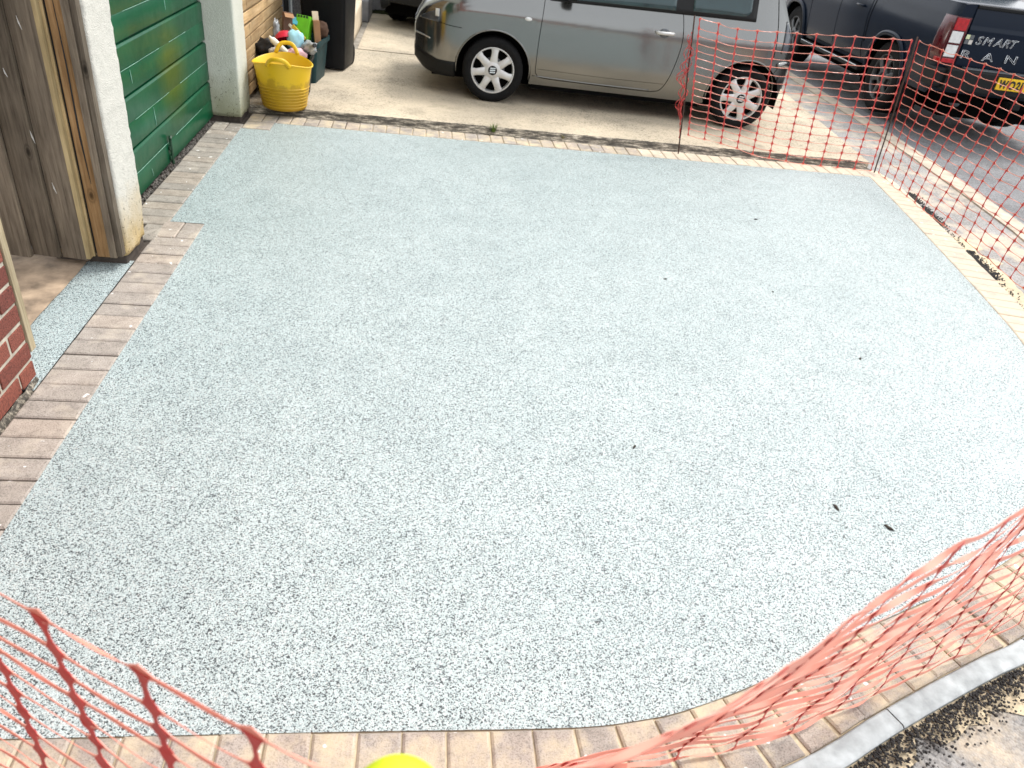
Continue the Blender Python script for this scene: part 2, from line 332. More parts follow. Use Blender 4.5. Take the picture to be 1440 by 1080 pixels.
# ------------------------------------------------------------------ mesh helpers
def tag(o, label=None, cat=None, group=None, kind=None):
    if label: o['label'] = label
    if cat: o['category'] = cat
    if group: o['group'] = group
    if kind: o['kind'] = kind
    elif cat: o['kind'] = 'thing'
    return o
def empty(name, loc=(0, 0, 0), rz=0, label=None, cat=None, group=None, kind=None):
    o = bpy.data.objects.new(name, None); COL.objects.link(o); o.location = loc; o.rotation_euler = (0, 0, rz)
    o.empty_display_size = 0.1
    return tag(o, label, cat, group, kind)
def link(name, me, mat=None, parent=None, loc=(0, 0, 0), rot=(0, 0, 0), scale=None):
    if mat is not None and len(me.materials) == 0: me.materials.append(M[mat] if isinstance(mat, str) else mat)
    o = bpy.data.objects.new(name, me); COL.objects.link(o); o.location = loc; o.rotation_euler = rot
    if scale: o.scale = scale
    if parent: o.parent = parent
    return o
class MB:
    def __init__(s): s.v = []; s.f = []
    def add(s, vs, fs):
        n = len(s.v); s.v += [tuple(v) for v in vs]; s.f += [tuple(i+n for i in f) for f in fs]; return s
    def box(s, lo, hi, bev=0.0):
        (x0, y0, z0), (x1, y1, z1) = lo, hi
        if bev <= 0:
            return s.add([(x0, y0, z0), (x1, y0, z0), (x1, y1, z0), (x0, y1, z0), (x0, y0, z1), (x1, y0, z1), (x1, y1, z1), (x0, y1, z1)],
                         [(3, 2, 1, 0), (4, 5, 6, 7), (0, 1, 5, 4), (1, 2, 6, 5), (2, 3, 7, 6), (3, 0, 4, 7)])
        bm = bmesh.new(); bmesh.ops.create_cube(bm, size=1)
        for v in bm.verts: v.co = Vector(((x0+x1)/2+v.co.x*(x1-x0), (y0+y1)/2+v.co.y*(y1-y0), (z0+z1)/2+v.co.z*(z1-z0)))
        bmesh.ops.bevel(bm, geom=bm.edges[:], offset=bev, segments=2, profile=0.6, affect='EDGES')
        bm.verts.index_update(); s.add([v.co[:] for v in bm.verts], [[v.index for v in f.verts] for f in bm.faces]); bm.free(); return s
    def tube(s, pts, r, n=6, caps=True, flat=None):
        pts = [Vector(p) for p in pts]; k = len(pts); rs = r if hasattr(r, '__len__') else [r]*k
        vs = []; prev = None
        for i, p in enumerate(pts):
            t = (pts[min(i+1, k-1)]-pts[max(i-1, 0)]);
            if t.length < 1e-9: t = Vector((0, 0, 1))
            t.normalize()
            if prev is None: a = t.cross(Vector((0, 0, 1)) if abs(t.z) < 0.9 else Vector((1, 0, 0)))
            else: a = prev - t*prev.dot(t)
            a.normalize(); prev = a; b = t.cross(a)
            fa, fb = flat if flat else (1, 1)
            for j in range(n):
                th = 2*math.pi*j/n; vs.append(p + (a*math.cos(th)*fa + b*math.sin(th)*fb)*rs[i])
        fs = [(i*n+j, i*n+(j+1) % n, (i+1)*n+(j+1) % n, (i+1)*n+j) for i in range(k-1) for j in range(n)]
        if caps: fs += [tuple(range(n))[::-1], tuple((k-1)*n+j for j in range(n))]
        return s.add(vs, fs)
    def lathe(s, prof, n=32, axis='z', c=(0, 0, 0), sx=1, sy=1, cap0=False, cap1=False):
        vs = []
        for (r, h) in prof:
            for j in range(n):
                th = 2*math.pi*j/n; x, y = r*math.cos(th)*sx, r*math.sin(th)*sy
                vs.append((c[0]+x, c[1]+y, c[2]+h) if axis == 'z' else ((c[0]+x, c[1]+h, c[2]+y) if axis == 'y' else (c[0]+h, c[1]+x, c[2]+y)))
        k = len(prof)
        fs = [(i*n+j, i*n+(j+1) % n, (i+1)*n+(j+1) % n, (i+1)*n+j) for i in range(k-1) for j in range(n)]
        if cap0: fs.append(tuple(range(n))[::-1])
        if cap1: fs.append(tuple((k-1)*n+j for j in range(n)))
        return s.add(vs, fs)
    def grid(s, fn, nu, nv):
        vs = [fn(i/(nu-1), j/(nv-1)) for i in range(nu) for j in range(nv)]
        return s.add(vs, [(i*nv+j, (i+1)*nv+j, (i+1)*nv+j+1, i*nv+j+1) for i in range(nu-1) for j in range(nv-1)])
    def prism(s, poly, z0, z1):
        n = len(poly)
        return s.add([(x, y, z0) for x, y in poly]+[(x, y, z1) for x, y in poly], [tuple(range(n))[::-1], tuple(range(n, 2*n))]+[(i, (i+1) % n, n+(i+1) % n, n+i) for i in range(n)])
    def mesh(s, name, smooth=False, fix=True):
        me = bpy.data.meshes.new(name); me.from_pydata(s.v, [], s.f); me.update()
        if fix:
            bm = bmesh.new(); bm.from_mesh(me); bmesh.ops.recalc_face_normals(bm, faces=bm.faces[:]); bm.to_mesh(me); bm.free()
        if smooth:
            me.polygons.foreach_set('use_smooth', [True]*len(me.polygons))
            if smooth is not True: me.set_sharp_from_angle(angle=R(smooth))
        return me
    def build(s, name, mat, parent=None, smooth=False, loc=(0, 0, 0), rot=(0, 0, 0), fix=True):
        return link(name, s.mesh(name, smooth, fix), mat, parent, loc, rot)
def bx(name, lo, hi, mat, parent=None, bev=0.0, loc=(0, 0, 0), rot=(0, 0, 0)):
    return MB().box(lo, hi, bev).build(name, mat, parent, False, loc, rot)
def pchip(xs, ys):
    n = len(xs); d = [(ys[i+1]-ys[i])/(xs[i+1]-xs[i]) for i in range(n-1)]; mm = [0.0]*n; mm[0] = d[0]; mm[-1] = d[-1]
    for i in range(1, n-1): mm[i] = 0 if d[i-1]*d[i] <= 0 else 2*d[i-1]*d[i]/(d[i-1]+d[i])
    def f(x):
        if x <= xs[0]: return ys[0]
        if x >= xs[-1]: return ys[-1]
        i = max(k for k in range(n-1) if xs[k] <= x); h = xs[i+1]-xs[i]; t = (x-xs[i])/h
        return (2*t**3-3*t*t+1)*ys[i]+(t**3-2*t*t+t)*h*mm[i]+(-2*t**3+3*t*t)*ys[i+1]+(t**3-t*t)*h*mm[i+1]
    return f
def catmull(pts, per=10):
    P = [Vector(p) for p in pts]; out = []
    for i in range(len(P)-1):
        p0, p1, p2, p3 = P[max(i-1, 0)], P[i], P[i+1], P[min(i+2, len(P)-1)]
        for k in range(per):
            t = k/per; out.append(0.5*((2*p1)+(p2-p0)*t+(2*p0-5*p1+4*p2-p3)*t*t+(3*p1-p0-3*p2+p3)*t**3))
    out.append(P[-1]); return out
class Path:
    def __init__(s, pts):
        s.p = [Vector(p) for p in pts]; s.l = [0]
        for a, b in zip(s.p, s.p[1:]): s.l.append(s.l[-1]+(b-a).length)
        s.L = s.l[-1]
    def at(s, d):
        d = max(0, min(s.L, d)); lo = 0
        for i in range(len(s.l)-1):
            if s.l[i] <= d: lo = i
        t = (d-s.l[lo])/max(1e-9, s.l[lo+1]-s.l[lo]); return s.p[lo].lerp(s.p[lo+1], t)
    def tan(s, d): return (s.at(d+0.03)-s.at(d-0.03)).normalized()

# ------------------------------------------------------------------ ground
def sheet(name, poly, z, mat, label=None):
    me = bpy.data.meshes.new(name); me.from_pydata([(x, y, z) for x, y in poly], [], [tuple(range(len(poly)))]); me.update()
    o = link(name, me, mat); o['kind'] = 'structure'; return o
sheet('ground', [(-150, -150), (150, -150), (150, 150), (-150, 150)], -0.07, 'road')
sheet('road', [(6.30, 5), (6.05, 1.3), (5.55, -1.5), (4.4, -4), (3.5, -9), (14, -9), (14, 30), (8.0, 30)][::1], -0.045, 'road')
sheet('pavement', [(5.30, 2.3), (4.6, -0.8), (3.2, -2.7), (1.75, -3.02), (-0.2, -3.02), (-0.2, -9), (3.5, -9), (4.4, -4), (5.55, -1.5), (6.05, 1.3), (6.32, 3.93), (6.56, 7.07), (7.2, 20), (6.6, 20), (5.66, 5.1), (5.43, 3.73)], -0.018, 'tarmac')

PW, PL, PP, J = 0.1, 0.2, 0.104, 0.004
inner = [(0.2, -2.82), (0.6, -2.82), (1.2, -2.82), (1.75, -2.822), (1.93, -2.806), (2.05, -2.784), (2.27, -2.712), (2.47, -2.622), (2.69, -2.53), (2.92, -2.44), (3.11, -2.37), (3.5, -2.17), (3.95, -1.8), (4.3, -1.3), (4.54, -0.73), (4.68, -0.20), (4.84, 0.52), (5.04, 1.46), (5.165, 2.10)]
ipath = Path([p.to_3d() for p in catmull([Vector(p) for p in inner], 8)])
def off(d, o):
    p = ipath.at(d); t = ipath.tan(d); n = Vector((t.y, -t.x, 0)); return p+n*o
NS = 140
inner_pts = [ipath.at(ipath.L*i/NS) for i in range(NS+1)]
outer_pts = [off(ipath.L*i/NS, 0.205) for i in range(NS+1)]
YB = 2.13
sheet('resin_driveway', [(p.x, p.y) for p in inner_pts]+[(5.165, YB), (0.228, YB), (0.228, 1.925), (0.022, 1.925), (0.022, 0.106), (0.2, 0.106)], -0.003, 'resin')
sheet('resin_strip', [(-0.205, -1.5), (-0.003, -1.5), (-0.003, -0.40), (-0.205, -0.40)], -0.003, 'resin')
strip = [off(ipath.L*i/NS, 0.20) for i in range(20, 120)]+[off(ipath.L*i/NS, 0.34+0.10*mnoise.noise(Vector((i*0.45, 0, 0)))+0.05*mnoise.noise(Vector((i*1.7, 3, 0)))) for i in range(119, 19, -1)]
sheet('sand_spill', [(p.x, p.y) for p in strip], -0.0145, 'sand')
sheet('joint_sand', [(p.x, p.y) for p in outer_pts]+[(5.36, YB+0.215), (0.8, YB+0.215), (0.8, -2.0), (0.25, -2.6), (-0.003, -2.7), (-0.003, -3.03)], -0.0085, 'sand')
sheet('joint_dirt', [(-0.003, -2.7), (0.25, -2.6), (0.8, -2.0), (0.8, YB+0.215), (-0.27, YB+0.215), (-0.27, -0.40), (-0.003, -0.40)], -0.0125, 'bed_dark')

# pavers: one chamfered block, shared
def paver_mesh(name, mat, L=PL, W=PW-0.001):
    c = 0.006; h = 0.05; a, b = L/2, W/2
    vs = [(-a, -b, -h), (a, -b, -h), (a, b, -h), (-a, b, -h), (-a, -b, -c*0.7), (a, -b, -c*0.7), (a, b, -c*0.7), (-a, b, -c*0.7), (-a+c, -b+c, 0), (a-c, -b+c, 0), (a-c, b-c, 0), (-a+c, b-c, 0)]
    fs = [(8, 9, 10, 11)]+[(4+i, 4+(i+1) % 4, 8+(i+1) % 4, 8+i) for i in range(4)]+[(i, (i+1) % 4, 4+(i+1) % 4, 4+i) for i in range(4)]
    me = bpy.data.meshes.new(name); me.from_pydata(vs, [], fs); me.update(); me.materials.append(M[mat]); return me
PM = {k: paver_mesh('paver_'+k, k) for k in ('paver_grey', 'paver_door', 'paver_sandy', 'paver_cream')}
def border(name): return empty(name, kind='structure')
def put(parent, kind, x, y, ang):
    o = link('paver', PM[kind], None, parent, (x+random.uniform(-.0012, .0012), y+random.uniform(-.0012, .0012), random.uniform(-.0015, .0025)), (random.uniform(-.006, .006), random.uniform(-.006, .006), ang+random.uniform(-.008, .008)))
    return o
b_house = border('house_side_border')
for sx in (0.05, 0.1525): put(b_house, 'paver_grey', sx, 0.0, math.pi/2)
for k in range(1, 27): put(b_house, 'paver_grey', 0.1, -k*PP-PP/2, 0)
b_door = border('garage_door_border')
for sx in (-0.131, -0.029): put(b_door, 'paver_door', sx, 1.925, math.pi/2)
for k in range(17): put(b_door, 'paver_door', -0.08, 1.822-k*PP-PP/2, 0)
put(b_door, 'paver_door', -0.031, -0.052, math.pi/2)
b_back = border('neighbour_side_border')
for y in (1.976, 2.079): put(b_back, 'paver_sandy', 0.126, y, 0)
for k in range(51): put(b_back, 'paver_sandy' if k < 30 else 'paver_cream', 0.078+k*PP, YB+0.104, math.pi/2)
b_road = border('road_side_border')
k = 0; d = 0.0
while d < ipath.L-0.02:
    p = off(d+PP/2, 0.103); t = ipath.tan(d+PP/2)
    put(b_road, 'paver_sandy' if p.x < 3.9 else 'paver_cream', p.x, p.y, math.atan2(t.y, t.x)+math.pi/2)
    d += PP

# edging strip outside the road border
ed = border('edging_strip')
d0 = next(i for i in range(NS) if outer_pts[i].x > 2.05)*ipath.L/NS
for a, b in ((d0-0.35, d0+0.50), (d0+0.504, d0+1.10), (d0+1.104, d0+1.80)):
    n = 14; mb = MB(); prof = [(0.209, -0.05), (0.209, 0.001), (0.213, 0.005), (0.262, 0.005), (0.268, 0.0), (0.268, -0.05)]
    mb.grid(lambda u, v: (lambda dd, q: (off(dd, q[0]).x, off(dd, q[0]).y, q[1]))(a+(b-a)*u, prof[min(5, int(round(v*5)))]), n, 6)
    mb.build('edging_piece', 'kerb_grey', ed, 40)
# cream kerb stones between pavement and road
kb = border('kerb')
kpts = [Vector(p).to_3d() for p in ((5.2, -1.6), (5.62, 0.0), (5.92, 1.3), (6.04, 2.25), (6.17, 3.1), (6.25, 3.95), (6.36, 5.5), (6.46, 7.1), (6.7, 11))]
kp = Path(catmull(kpts, 8)); d = 0
while d < kp.L-0.9:
    a, b = kp.at(d+0.006), kp.at(d+0.906); t = (b-a).normalized(); n = Vector((t.y, -t.x, 0))
    mb = MB(); q = [a-n*.09, b-n*.09, b+n*.09, a+n*.09]
    mb.prism([(v.x, v.y) for v in q], -0.12, -0.006); mb.build('kerb_stone', 'kerb', kb); d += 0.912

# loose gravel (uncountable)
def pebbles(name, pts, mat, smin, smax, label, cat):
    bm = bmesh.new(); bmesh.ops.create_icosphere(bm, subdivisions=1, radius=1.0); bm.verts.index_update()
    base = [v.co.copy() for v in bm.verts]; fc = [[v.index for v in f.verts] for f in bm.faces]; bm.free()
    mb = MB()
    for (x, y, z) in pts:
        s = random.uniform(smin, smax); q = Matrix.Rotation(random.uniform(0, 6.3), 3, 'Z') @ Matrix.Rotation(random.uniform(0, 3), 3, 'X')
        sc = Vector((random.uniform(.7, 1.2), random.uniform(.7, 1.2), random.uniform(.5, .9)))*s
        mb.add([Vector((x, y, z)) + q @ Vector((b.x*sc.x, b.y*sc.y, b.z*sc.z))*random.uniform(.85, 1.1) for b in base], fc)
    o = mb.build(name, mat, None, False, fix=False); return tag(o, label, cat, kind='stuff')
pebbles('door_gravel', [(random.uniform(-0.265, -0.185), random.uniform(-0.1, 2.03), random.uniform(-0.012, 0.0)) for _ in range(1500)], 'gravel_mix', 0.004, 0.010, 'dark gravel in the gap under the green garage door', 'gravel')
gp = []
for _ in range(5200):
    dd = random.uniform(d0-0.4, d0+1.9); o = 0.272+abs(random.gauss(0, 0.040)); p = off(dd, o)
    if mnoise.noise(Vector((p.x*7, p.y*7, 3))) < -0.32 and o > 0.33: continue
    gp.append((p.x, p.y, -0.016+max(0, 0.014-abs(o-0.32)*0.15)+random.uniform(-.003, .002)))
pebbles('trench_gravel', gp, 'gravel', 0.002, 0.0052, 'loose black gravel along the grey edging strip', 'gravel')
gp = []
for _ in range(3800):
    dd = random.uniform(ipath.L-3.0, ipath.L-0.25); o = 0.215+abs(random.gauss(0, 0.03)); p = off(dd, o)
    th = mnoise.noise(Vector((dd*2.1, 5.0, 0)))
    if th < 0.0 and random.random() < 0.93: continue
    gp.append((p.x, p.y, -0.014+random.uniform(-.002, .004)))
pebbles('verge_gravel', gp, 'gravel', 0.003, 0.008, 'thin line of dark gravel beside the right border pavers', 'gravel')

# neighbour's concrete drive
def slab(name, poly, z0, z1, mat): o = MB().prism(poly, z0, z1).build(name, mat); o['kind'] = 'structure'; return o
CZ = 0.05
nd = empty('neighbour_driveway', kind='structure')
MB().prism([(-0.1, 2.398), (5.29, 2.398), (5.64, 5.06), (-0.1, 5.06)], -0.1, CZ).build('concrete_slab', 'concrete', nd)
MB().prism([(0.62, 5.085), (5.645, 5.085), (5.9, 7.75), (0.62, 7.75)], -0.1, CZ+0.003).build('concrete_slab', 'concrete', nd)
MB().prism([(-0.1, 5.085), (0.615, 5.085), (0.615, 7.75), (-0.1, 7.75)], -0.1, CZ-0.004).build('dark_gutter', 'concrete_old', nd)
# ragged mortar lip in front of the slab
def lipf(u, v):
    x = 0.0+5.30*u; n1 = mnoise.noise(Vector((x*6, v*3, 1))); n2 = mnoise.noise(Vector((x*23, v*9, 2)))
    y = 2.342+0.060*v+0.010*n2*(1-v); z = -0.004+0.0555*min(1, v*1.2)**1.8+0.007*n1*math.sin(math.pi*v)+0.004*n2
    z = min(z, CZ+0.003); z = -0.004+(z+0.004)*max(0, min(1, (5.29-x)/0.06)) if x > 5.22 else z
    return (x, y, z)
lip = MB().grid(lipf, 260, 7).build('mortar_edge', 'lip', None, True); lip['kind'] = 'structure'

# recess floor by the gate
slabm = MB()
def slabf(u, v):
    x = -1.2+1.005*u + 0.012*mnoise.noise(Vector((v*8, 1, 0)))*u; y = -1.75+1.4*v
    return (x, y, 0.002+0.004*mnoise.noise(Vector((x*5, y*5, 0))))
slabm.grid(slabf, 30, 40); sl = slabm.build('recess_paving', 'slab', None, True); sl['kind'] = 'structure'
# ------------------------------------------------------------------ house front: pillars, garage door, gate, brick wall
def rough_block(name, lo, hi, mat, parent, seg=0.03, amp=0.004, foot=0.0):
    mb = MB(); (x0, y0, z0), (x1, y1, z1) = lo, hi
    c = Vector(((x0+x1)/2, (y0+y1)/2, 0))
    per = []
    nx = max(2, int((x1-x0)/seg)); ny = max(2, int((y1-y0)/seg)); rr = 0.014
    def corner(cx, cy, a0):
        return [(cx+rr*math.cos(a0+i*math.pi/6), cy+rr*math.sin(a0+i*math.pi/6)) for i in range(4)]
    per += corner(x1-rr, y1-rr, 0)+[(x1-rr-(x1-x0-2*rr)*i/nx, y1) for i in range(1, nx)]
    per += corner(x0+rr, y1-rr, math.pi/2)+[(x0, y1-rr-(y1-y0-2*rr)*i/ny) for i in range(1, ny)]
    per += corner(x0+rr, y0+rr, math.pi)+[(x0+rr+(x1-x0-2*rr)*i/nx, y0) for i in range(1, nx)]
    per += corner(x1-rr, y0+rr, 1.5*math.pi)+[(x1, y0+rr+(y1-y0-2*rr)*i/ny) for i in range(1, ny)]
    zs = []; z = z0
    while z < min(z1, 1.5): zs.append(z); z += seg
    zs += [z1]
    n = len(per); vs = []
    for z in zs:
        for (x, y) in per:
            d = (Vector((x, y, 0))-c).normalized()
            k = amp*mnoise.noise(Vector((x*22, y*22, z*22)))+amp*0.9*mnoise.noise(Vector((x*70, y*70, z*70)))
            if foot and z < z0+0.16:
                k -= foot*max(0, mnoise.noise(Vector((x*9+4, y*9, z*7)))+0.35)*(1-(z-z0)/0.16)
            zz = z + (0.012*mnoise.noise(Vector((x*12, y*12, 7))) if z == z0 else 0)
            vs.append((x+d.x*k, y+d.y*k, zz))
    fs = [(i*n+j, i*n+(j+1) % n, (i+1)*n+(j+1) % n, (i+1)*n+j) for i in range(len(zs)-1) for j in range(n)]
    fs += [tuple(range(n))[::-1], tuple((len(zs)-1)*n+j for j in range(n))]
    mb.add(vs, fs); return mb.build(name, mat, parent, True)

p1 = empty('rendered_pillar', (0, 0, 0), 0, 'rough white rendered pillar between the timber gate and the green garage door', 'pillar')
rough_block('render_coat', (-0.36, -0.452, 0.045), (-0.004, -0.17, 2.25), 'render', p1, 0.016, 0.0035, 0.022)
bx('footing', (-0.34, -0.435, -0.03), (-0.022, -0.185, 0.06), 'bed_dark', p1, 0.01)
p2 = empty('rendered_pillar', (0, 0, 0), 0, 'white rendered pillar between the green garage door and the yellow tub', 'pillar')
rough_block('render_coat', (-0.36, 2.085, 0.03), (-0.002, 2.42, 2.25), 'render2', p2, 0.03, 0.003, 0.008)
bx('footing', (-0.34, 2.10, -0.03), (-0.014, 2.40, 0.05), 'bed_dark', p2, 0.01)
gw = empty('garage', label='white rendered garage with a green panelled door between two pillars', cat='garage')
for q in (p1, p2):
    q.parent = gw; del q['category']; del q['kind']
bx('unseen_upper_wall', (-0.36, -1.425, 2.252), (-0.002, 2.42, 5.2), 'render2', gw, 0.01)  # unseen upper storey, added to block sky over the drive's left side
bx('fascia', (-0.40, -1.10, 5.202), (0.30, 2.46, 5.34), 'offwhite', gw, 0.01)

gd = empty('garage_door', (0, 0, 0), 0, 'green painted garage door of wide horizontal panels with a drop bolt', 'garage door')
bx('backing', (-0.26, -0.16, 0.012), (-0.232, 2.08, 2.24), 'door', gd)
zz = [0.014, 0.276, 0.545, 0.806, 1.07, 1.335, 1.60, 1.865, 2.13]
for i in range(len(zz)-1):
    z0, z1 = zz[i]+0.006, zz[i+1]-0.008
    # panel with a bevelled lower lip and a slight mid fold
    mb = MB(); y0, y1 = -0.16, 2.078; zm = (z0+z1)/2
    prof = [(-0.231, z0), (-0.210, z0+0.0005), (-0.208, z0+0.004), (-0.209, zm-0.003), (-0.2105, zm), (-0.209, zm+0.003), (-0.208, z1-0.013), (-0.217, z1-0.003), (-0.231, z1)]
    def pf(u, v): 
        q = prof[int(round(v*8))]; y = y0+(y1-y0)*u
        return (q[0]+0.0025*mnoise.noise(Vector((y*1.7, q[1]*2, i))), y, q[1])
    mb.grid(pf, 24, 9); mb.build('panel', 'door', gd, 35)
    # broken pale scratch line along the middle of the panel
    y = random.uniform(0.2, 0.6)
    while y < 1.8 and i < 5:
        L = random.uniform(0.35, 0.9); mb2 = MB()
        mb2.tube([(-0.2068, y+L*t/6, zm+0.001+0.0015*mnoise.noise(Vector((y*9+t, i, 0)))) for t in range(7)], [0.0006+0.0009*random.random() for _ in range(7)], 4)
        mb2.build('scratch', 'scratch', gd); y += L+random.uniform(0.06, 0.25)
for (y, z, dy, dz) in ((0.80, 0.40, 0.012, -0.11), (0.52, 0.66, 0.006, -0.07), (1.25, 0.93, 0.01, -0.08), (0.62, 0.10, 0.015, -0.05)):
    MB().tube([(-0.2068, y, z), (-0.2068, y+dy*.5, z+dz*.5), (-0.2068, y+dy, z+dz)], [0.001, 0.003, 0.0012], 4).build('scratch', 'scratch', gd)
bl = MB(); bl.tube([(-0.196, 0.985, 0.185), (-0.196, 0.985, 0.012)], 0.0085, 8); bl.tube([(-0.196, 0.985, 0.17), (-0.185, 0.965, 0.185), (-0.185, 0.955, 0.175)], 0.008, 8)
bl.box((-0.208, 0.962, 0.10), (-0.197, 1.008, 0.125), 0.002); bl.box((-0.208, 0.962, 0.04), (-0.197, 1.008, 0.065), 0.002)
bl.build('drop_bolt', 'bolt', gd, 40)

gd.parent = gw; del gd['category']; del gd['kind']
# timber gate
gt = empty('timber_gate', (0, 0, 0), 0, 'weathered grey-brown timber gate of upright overlapping boards', 'gate')
bxs = [-1.03, -0.905, -0.78, -0.655, -0.53, -0.405, -0.28]
for i, x in enumerate(bxs):
    mb = MB(); n = 18; w_ = 0.121
    def bf(u, v):
        # feather-edge section: thin left, thick right edge
        q = [(0, -0.486), (0, -0.489), (w_*0.5, -0.500), (w_-0.003, -0.5105), (w_, -0.507), (w_, -0.484)][int(round(v*5))]
        return (q[0]+0.0015*mnoise.noise(Vector((u*6, i*3.1, v))), q[1], 0.04+1.80*u)
    mb.grid(bf, n, 6); vs0 = [(0, -0.486, .04), (0, -0.489, .04), (w_*.5, -0.500, .04), (w_-.003, -0.5105, .04), (w_, -0.507, .04), (w_, -0.484, .04)]
    mb.add(vs0, [tuple(range(6))])
    mb.build('board', 'wood_grey', gt, 30, loc=(x, 0.0, random.uniform(-0.008, 0.006)))
bx('backing', (-1.03, -0.4835, 0.08), (-0.16, -0.481, 1.8), 'black', gt)
bx('stile', (0, -0.480, 0), (0.07, -0.44, 1.80), 'wood_edge', gt, 0.003, loc=(-0.212, 0, 0.045))
bx('stile_edge', (0, -0.511, 0), (0.018, -0.470, 1.80), 'wood_edge', gt, 0.002, loc=(-0.170, 0, 0.045))
bx('gap_backing', (-0.156, -0.468, 0.05), (-0.125, -0.460, 1.8), 'wood_trim', gt)
for (sx_, sz_, L_) in ((-0.235, 1.06, 0.05), (-0.33, 0.86, 0.035), (-0.285, 0.62, 0.055), (-0.245, 0.40, 0.05), (-0.46, 0.75, 0.04)):
    MB().tube([(sx_, -0.508, sz_), (sx_+0.004, -0.509, sz_-L_*.5), (sx_+0.010, -0.508, sz_-L_)], [0.001, 0.006, 0.001], 5, flat=(1, 0.2)).build('paint_splash', 'offwhite', gt)
for z in (0.25, 1.55): bx('rail', (-1.03, -0.48, z), (-0.22, -0.45, z+0.09), 'wood_grey', gt, 0.003)
gpst = empty('gate_post', (0, 0, 0), 0, 'orange-brown timber gate post with a grey trim strip beside the white pillar', 'post')
bx('post', (0, -0.49, 0), (0.060, -0.42, 1.95), 'wood_post', gpst, 0.004, loc=(-0.128, 0, 0.05))
bx('trim_strip', (0, -0.505, 0), (0.030, -0.46, 1.95), 'wood_grey', gpst, 0.003, loc=(-0.0675, 0, 0.055))
bx('trim_strip', (0, -0.498, 0), (0.024, -0.456, 1.95), 'wood_trim', gpst, 0.003, loc=(-0.0365, 0, 0.06))
MB().tube([(-0.098, -0.4905, 1.15), (-0.094, -0.4905, 0.9), (-0.098, -0.4905, 0.6), (-0.092, -0.4905, 0.4)], [0.001, 0.003, 0.004, 0.001], 5).build('crack', 'black', gpst)
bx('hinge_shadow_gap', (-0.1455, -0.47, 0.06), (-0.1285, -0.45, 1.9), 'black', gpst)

# brick wall corner
bw = empty('brick_wall', (0, 0, 0), 0, 'red brick house wall corner with pale mortar at the left edge', 'wall')
YC = -1.432
MB().box((-0.30, -9.0, 1.27), (-0.018, YC-0.006, 5.2)).build('unseen_upper_wall', 'bricktex', bw)  # unseen house wall, built tall to block sky from the left
MB().box((-0.30, -9.0, -0.05), (-0.018, YC-0.95, 1.27)).build('lower_wall', 'bricktex', bw)
mort = MB().box((-0.30, YC-0.95, 0.03), (-0.0205, YC-0.004, 1.27)); mort.build('mortar', 'mortar', bw)
bm_full = MB().box((-0.105, -0.1055, -0.0305), (0, 0.1055, 0.0305), 0.004).mesh('brick'); bm_full.materials.append(M['brick'])
bm_half = MB().box((-0.105, -0.0495, -0.0305), (0, 0.0495, 0.0305), 0.004).mesh('brick_half'); bm_half.materials.append(M['brick'])
for c in range(16):
    z = 0.052+c*0.075; y = YC
    if c % 2 == 0: link('brick', bm_half, None, bw, (-0.016+random.uniform(-.002, .002), y-0.05125, z), (0, 0, random.uniform(-.01, .01))); y -= 0.1125
    while y > YC-0.9:
        link('brick', bm_full, None, bw, (-0.016+random.uniform(-.002, .002), y-0.1075, z+random.uniform(-.001, .001)), (random.uniform(-.006, .006), 0, random.uniform(-.006, .006))); y -= 0.225
# ragged mortar footing under the bricks
def ftf(u, v):
    y = YC-0.002-1.0*u; n = mnoise.noise(Vector((y*14, v*4, 0))); return (-0.018+0.012*(1-v)+0.006*n, y, -0.014+0.030*v+0.008*mnoise.noise(Vector((y*18, 2, v))))
MB().grid(ftf, 90, 6).build('footing', 'lip', bw, True)
bx('corner_batten', (-0.045, 0, 0), (-0.012, 0.036, 2.0), 'wood_batten', bw, 0.003, loc=(0, YC+0.003, 0.115))
roofm = MB().prism([(-4.5, -9.3), (0.45, -9.3), (0.45, YC+0.3), (-4.5, YC+0.3)], 5.2, 5.34); roofm.build('eaves', 'grey', bw)

# slatted cladding beyond the pillar
cl = empty('slatted_cladding', (0, 0, 0), 0, 'honey-coloured horizontal timber slats on the wall behind the yellow tub', 'cladding')
bx('backing', (-0.12, 2.425, 0.0), (-0.05, 4.22, 2.4), 'black', cl)
smesh = MB().box((-0.035, -0.89, -0.036), (0.0, 0.89, 0.036), 0.003).mesh('slat'); smesh.materials.append(M['cladding'])
for k in range(27): link('slat', smesh, None, cl, (-0.012+random.uniform(-.0015, .0015), 3.323, 0.14+k*0.084), (random.uniform(-.012, .012), 0, 0))
nw = empty('neighbour_house_wall', (0, 0, 0), 0, 'grey pebbledashed wall corner with pale frame behind the black wheelie bin', 'wall')
bx('pebbledash', (-0.30, 4.42, 0.0), (0.165, 5.05, 2.6), 'render_grey', nw, 0.01)
bx('unseen_upper_wall', (-0.36, 2.425, 2.605), (-0.06, 9.0, 5.2), 'render2', nw, 0.01)  # unseen storey carried on along the neighbour's side, added to cut skylight
bx('side_wall', (-0.36, 5.06, 0.0), (-0.06, 9.0, 2.60), 'render2', nw, 0.01)
bx('door_frame', (-0.05, 4.30, 0.0), (0.05, 4.41, 2.2), 'frame_grey', nw, 0.004)
dp = empty('downpipe', (0, 0, 0), 0, 'dark downpipe at the end of the timber slats', 'pipe')
for yy in (4.255,): MB().tube([(0.012, yy, 0.06), (0.012, yy, 2.4)], 0.028, 12).build('pipe', 'pipe', dp, 40)
bx('bracket', (-0.02, 4.235, 0.42), (0.045, 4.275, 0.45), 'pipe', dp, 0.002)
lw = empty('low_wall', (0, 0, 0), 0, 'pale rendered low wall stub beyond the black wheelie bin', 'wall')
rough_block('render_coat', (0.24, 5.15, 0.04), (0.55, 6.7, 0.34), 'cream', lw, 0.06, 0.006)
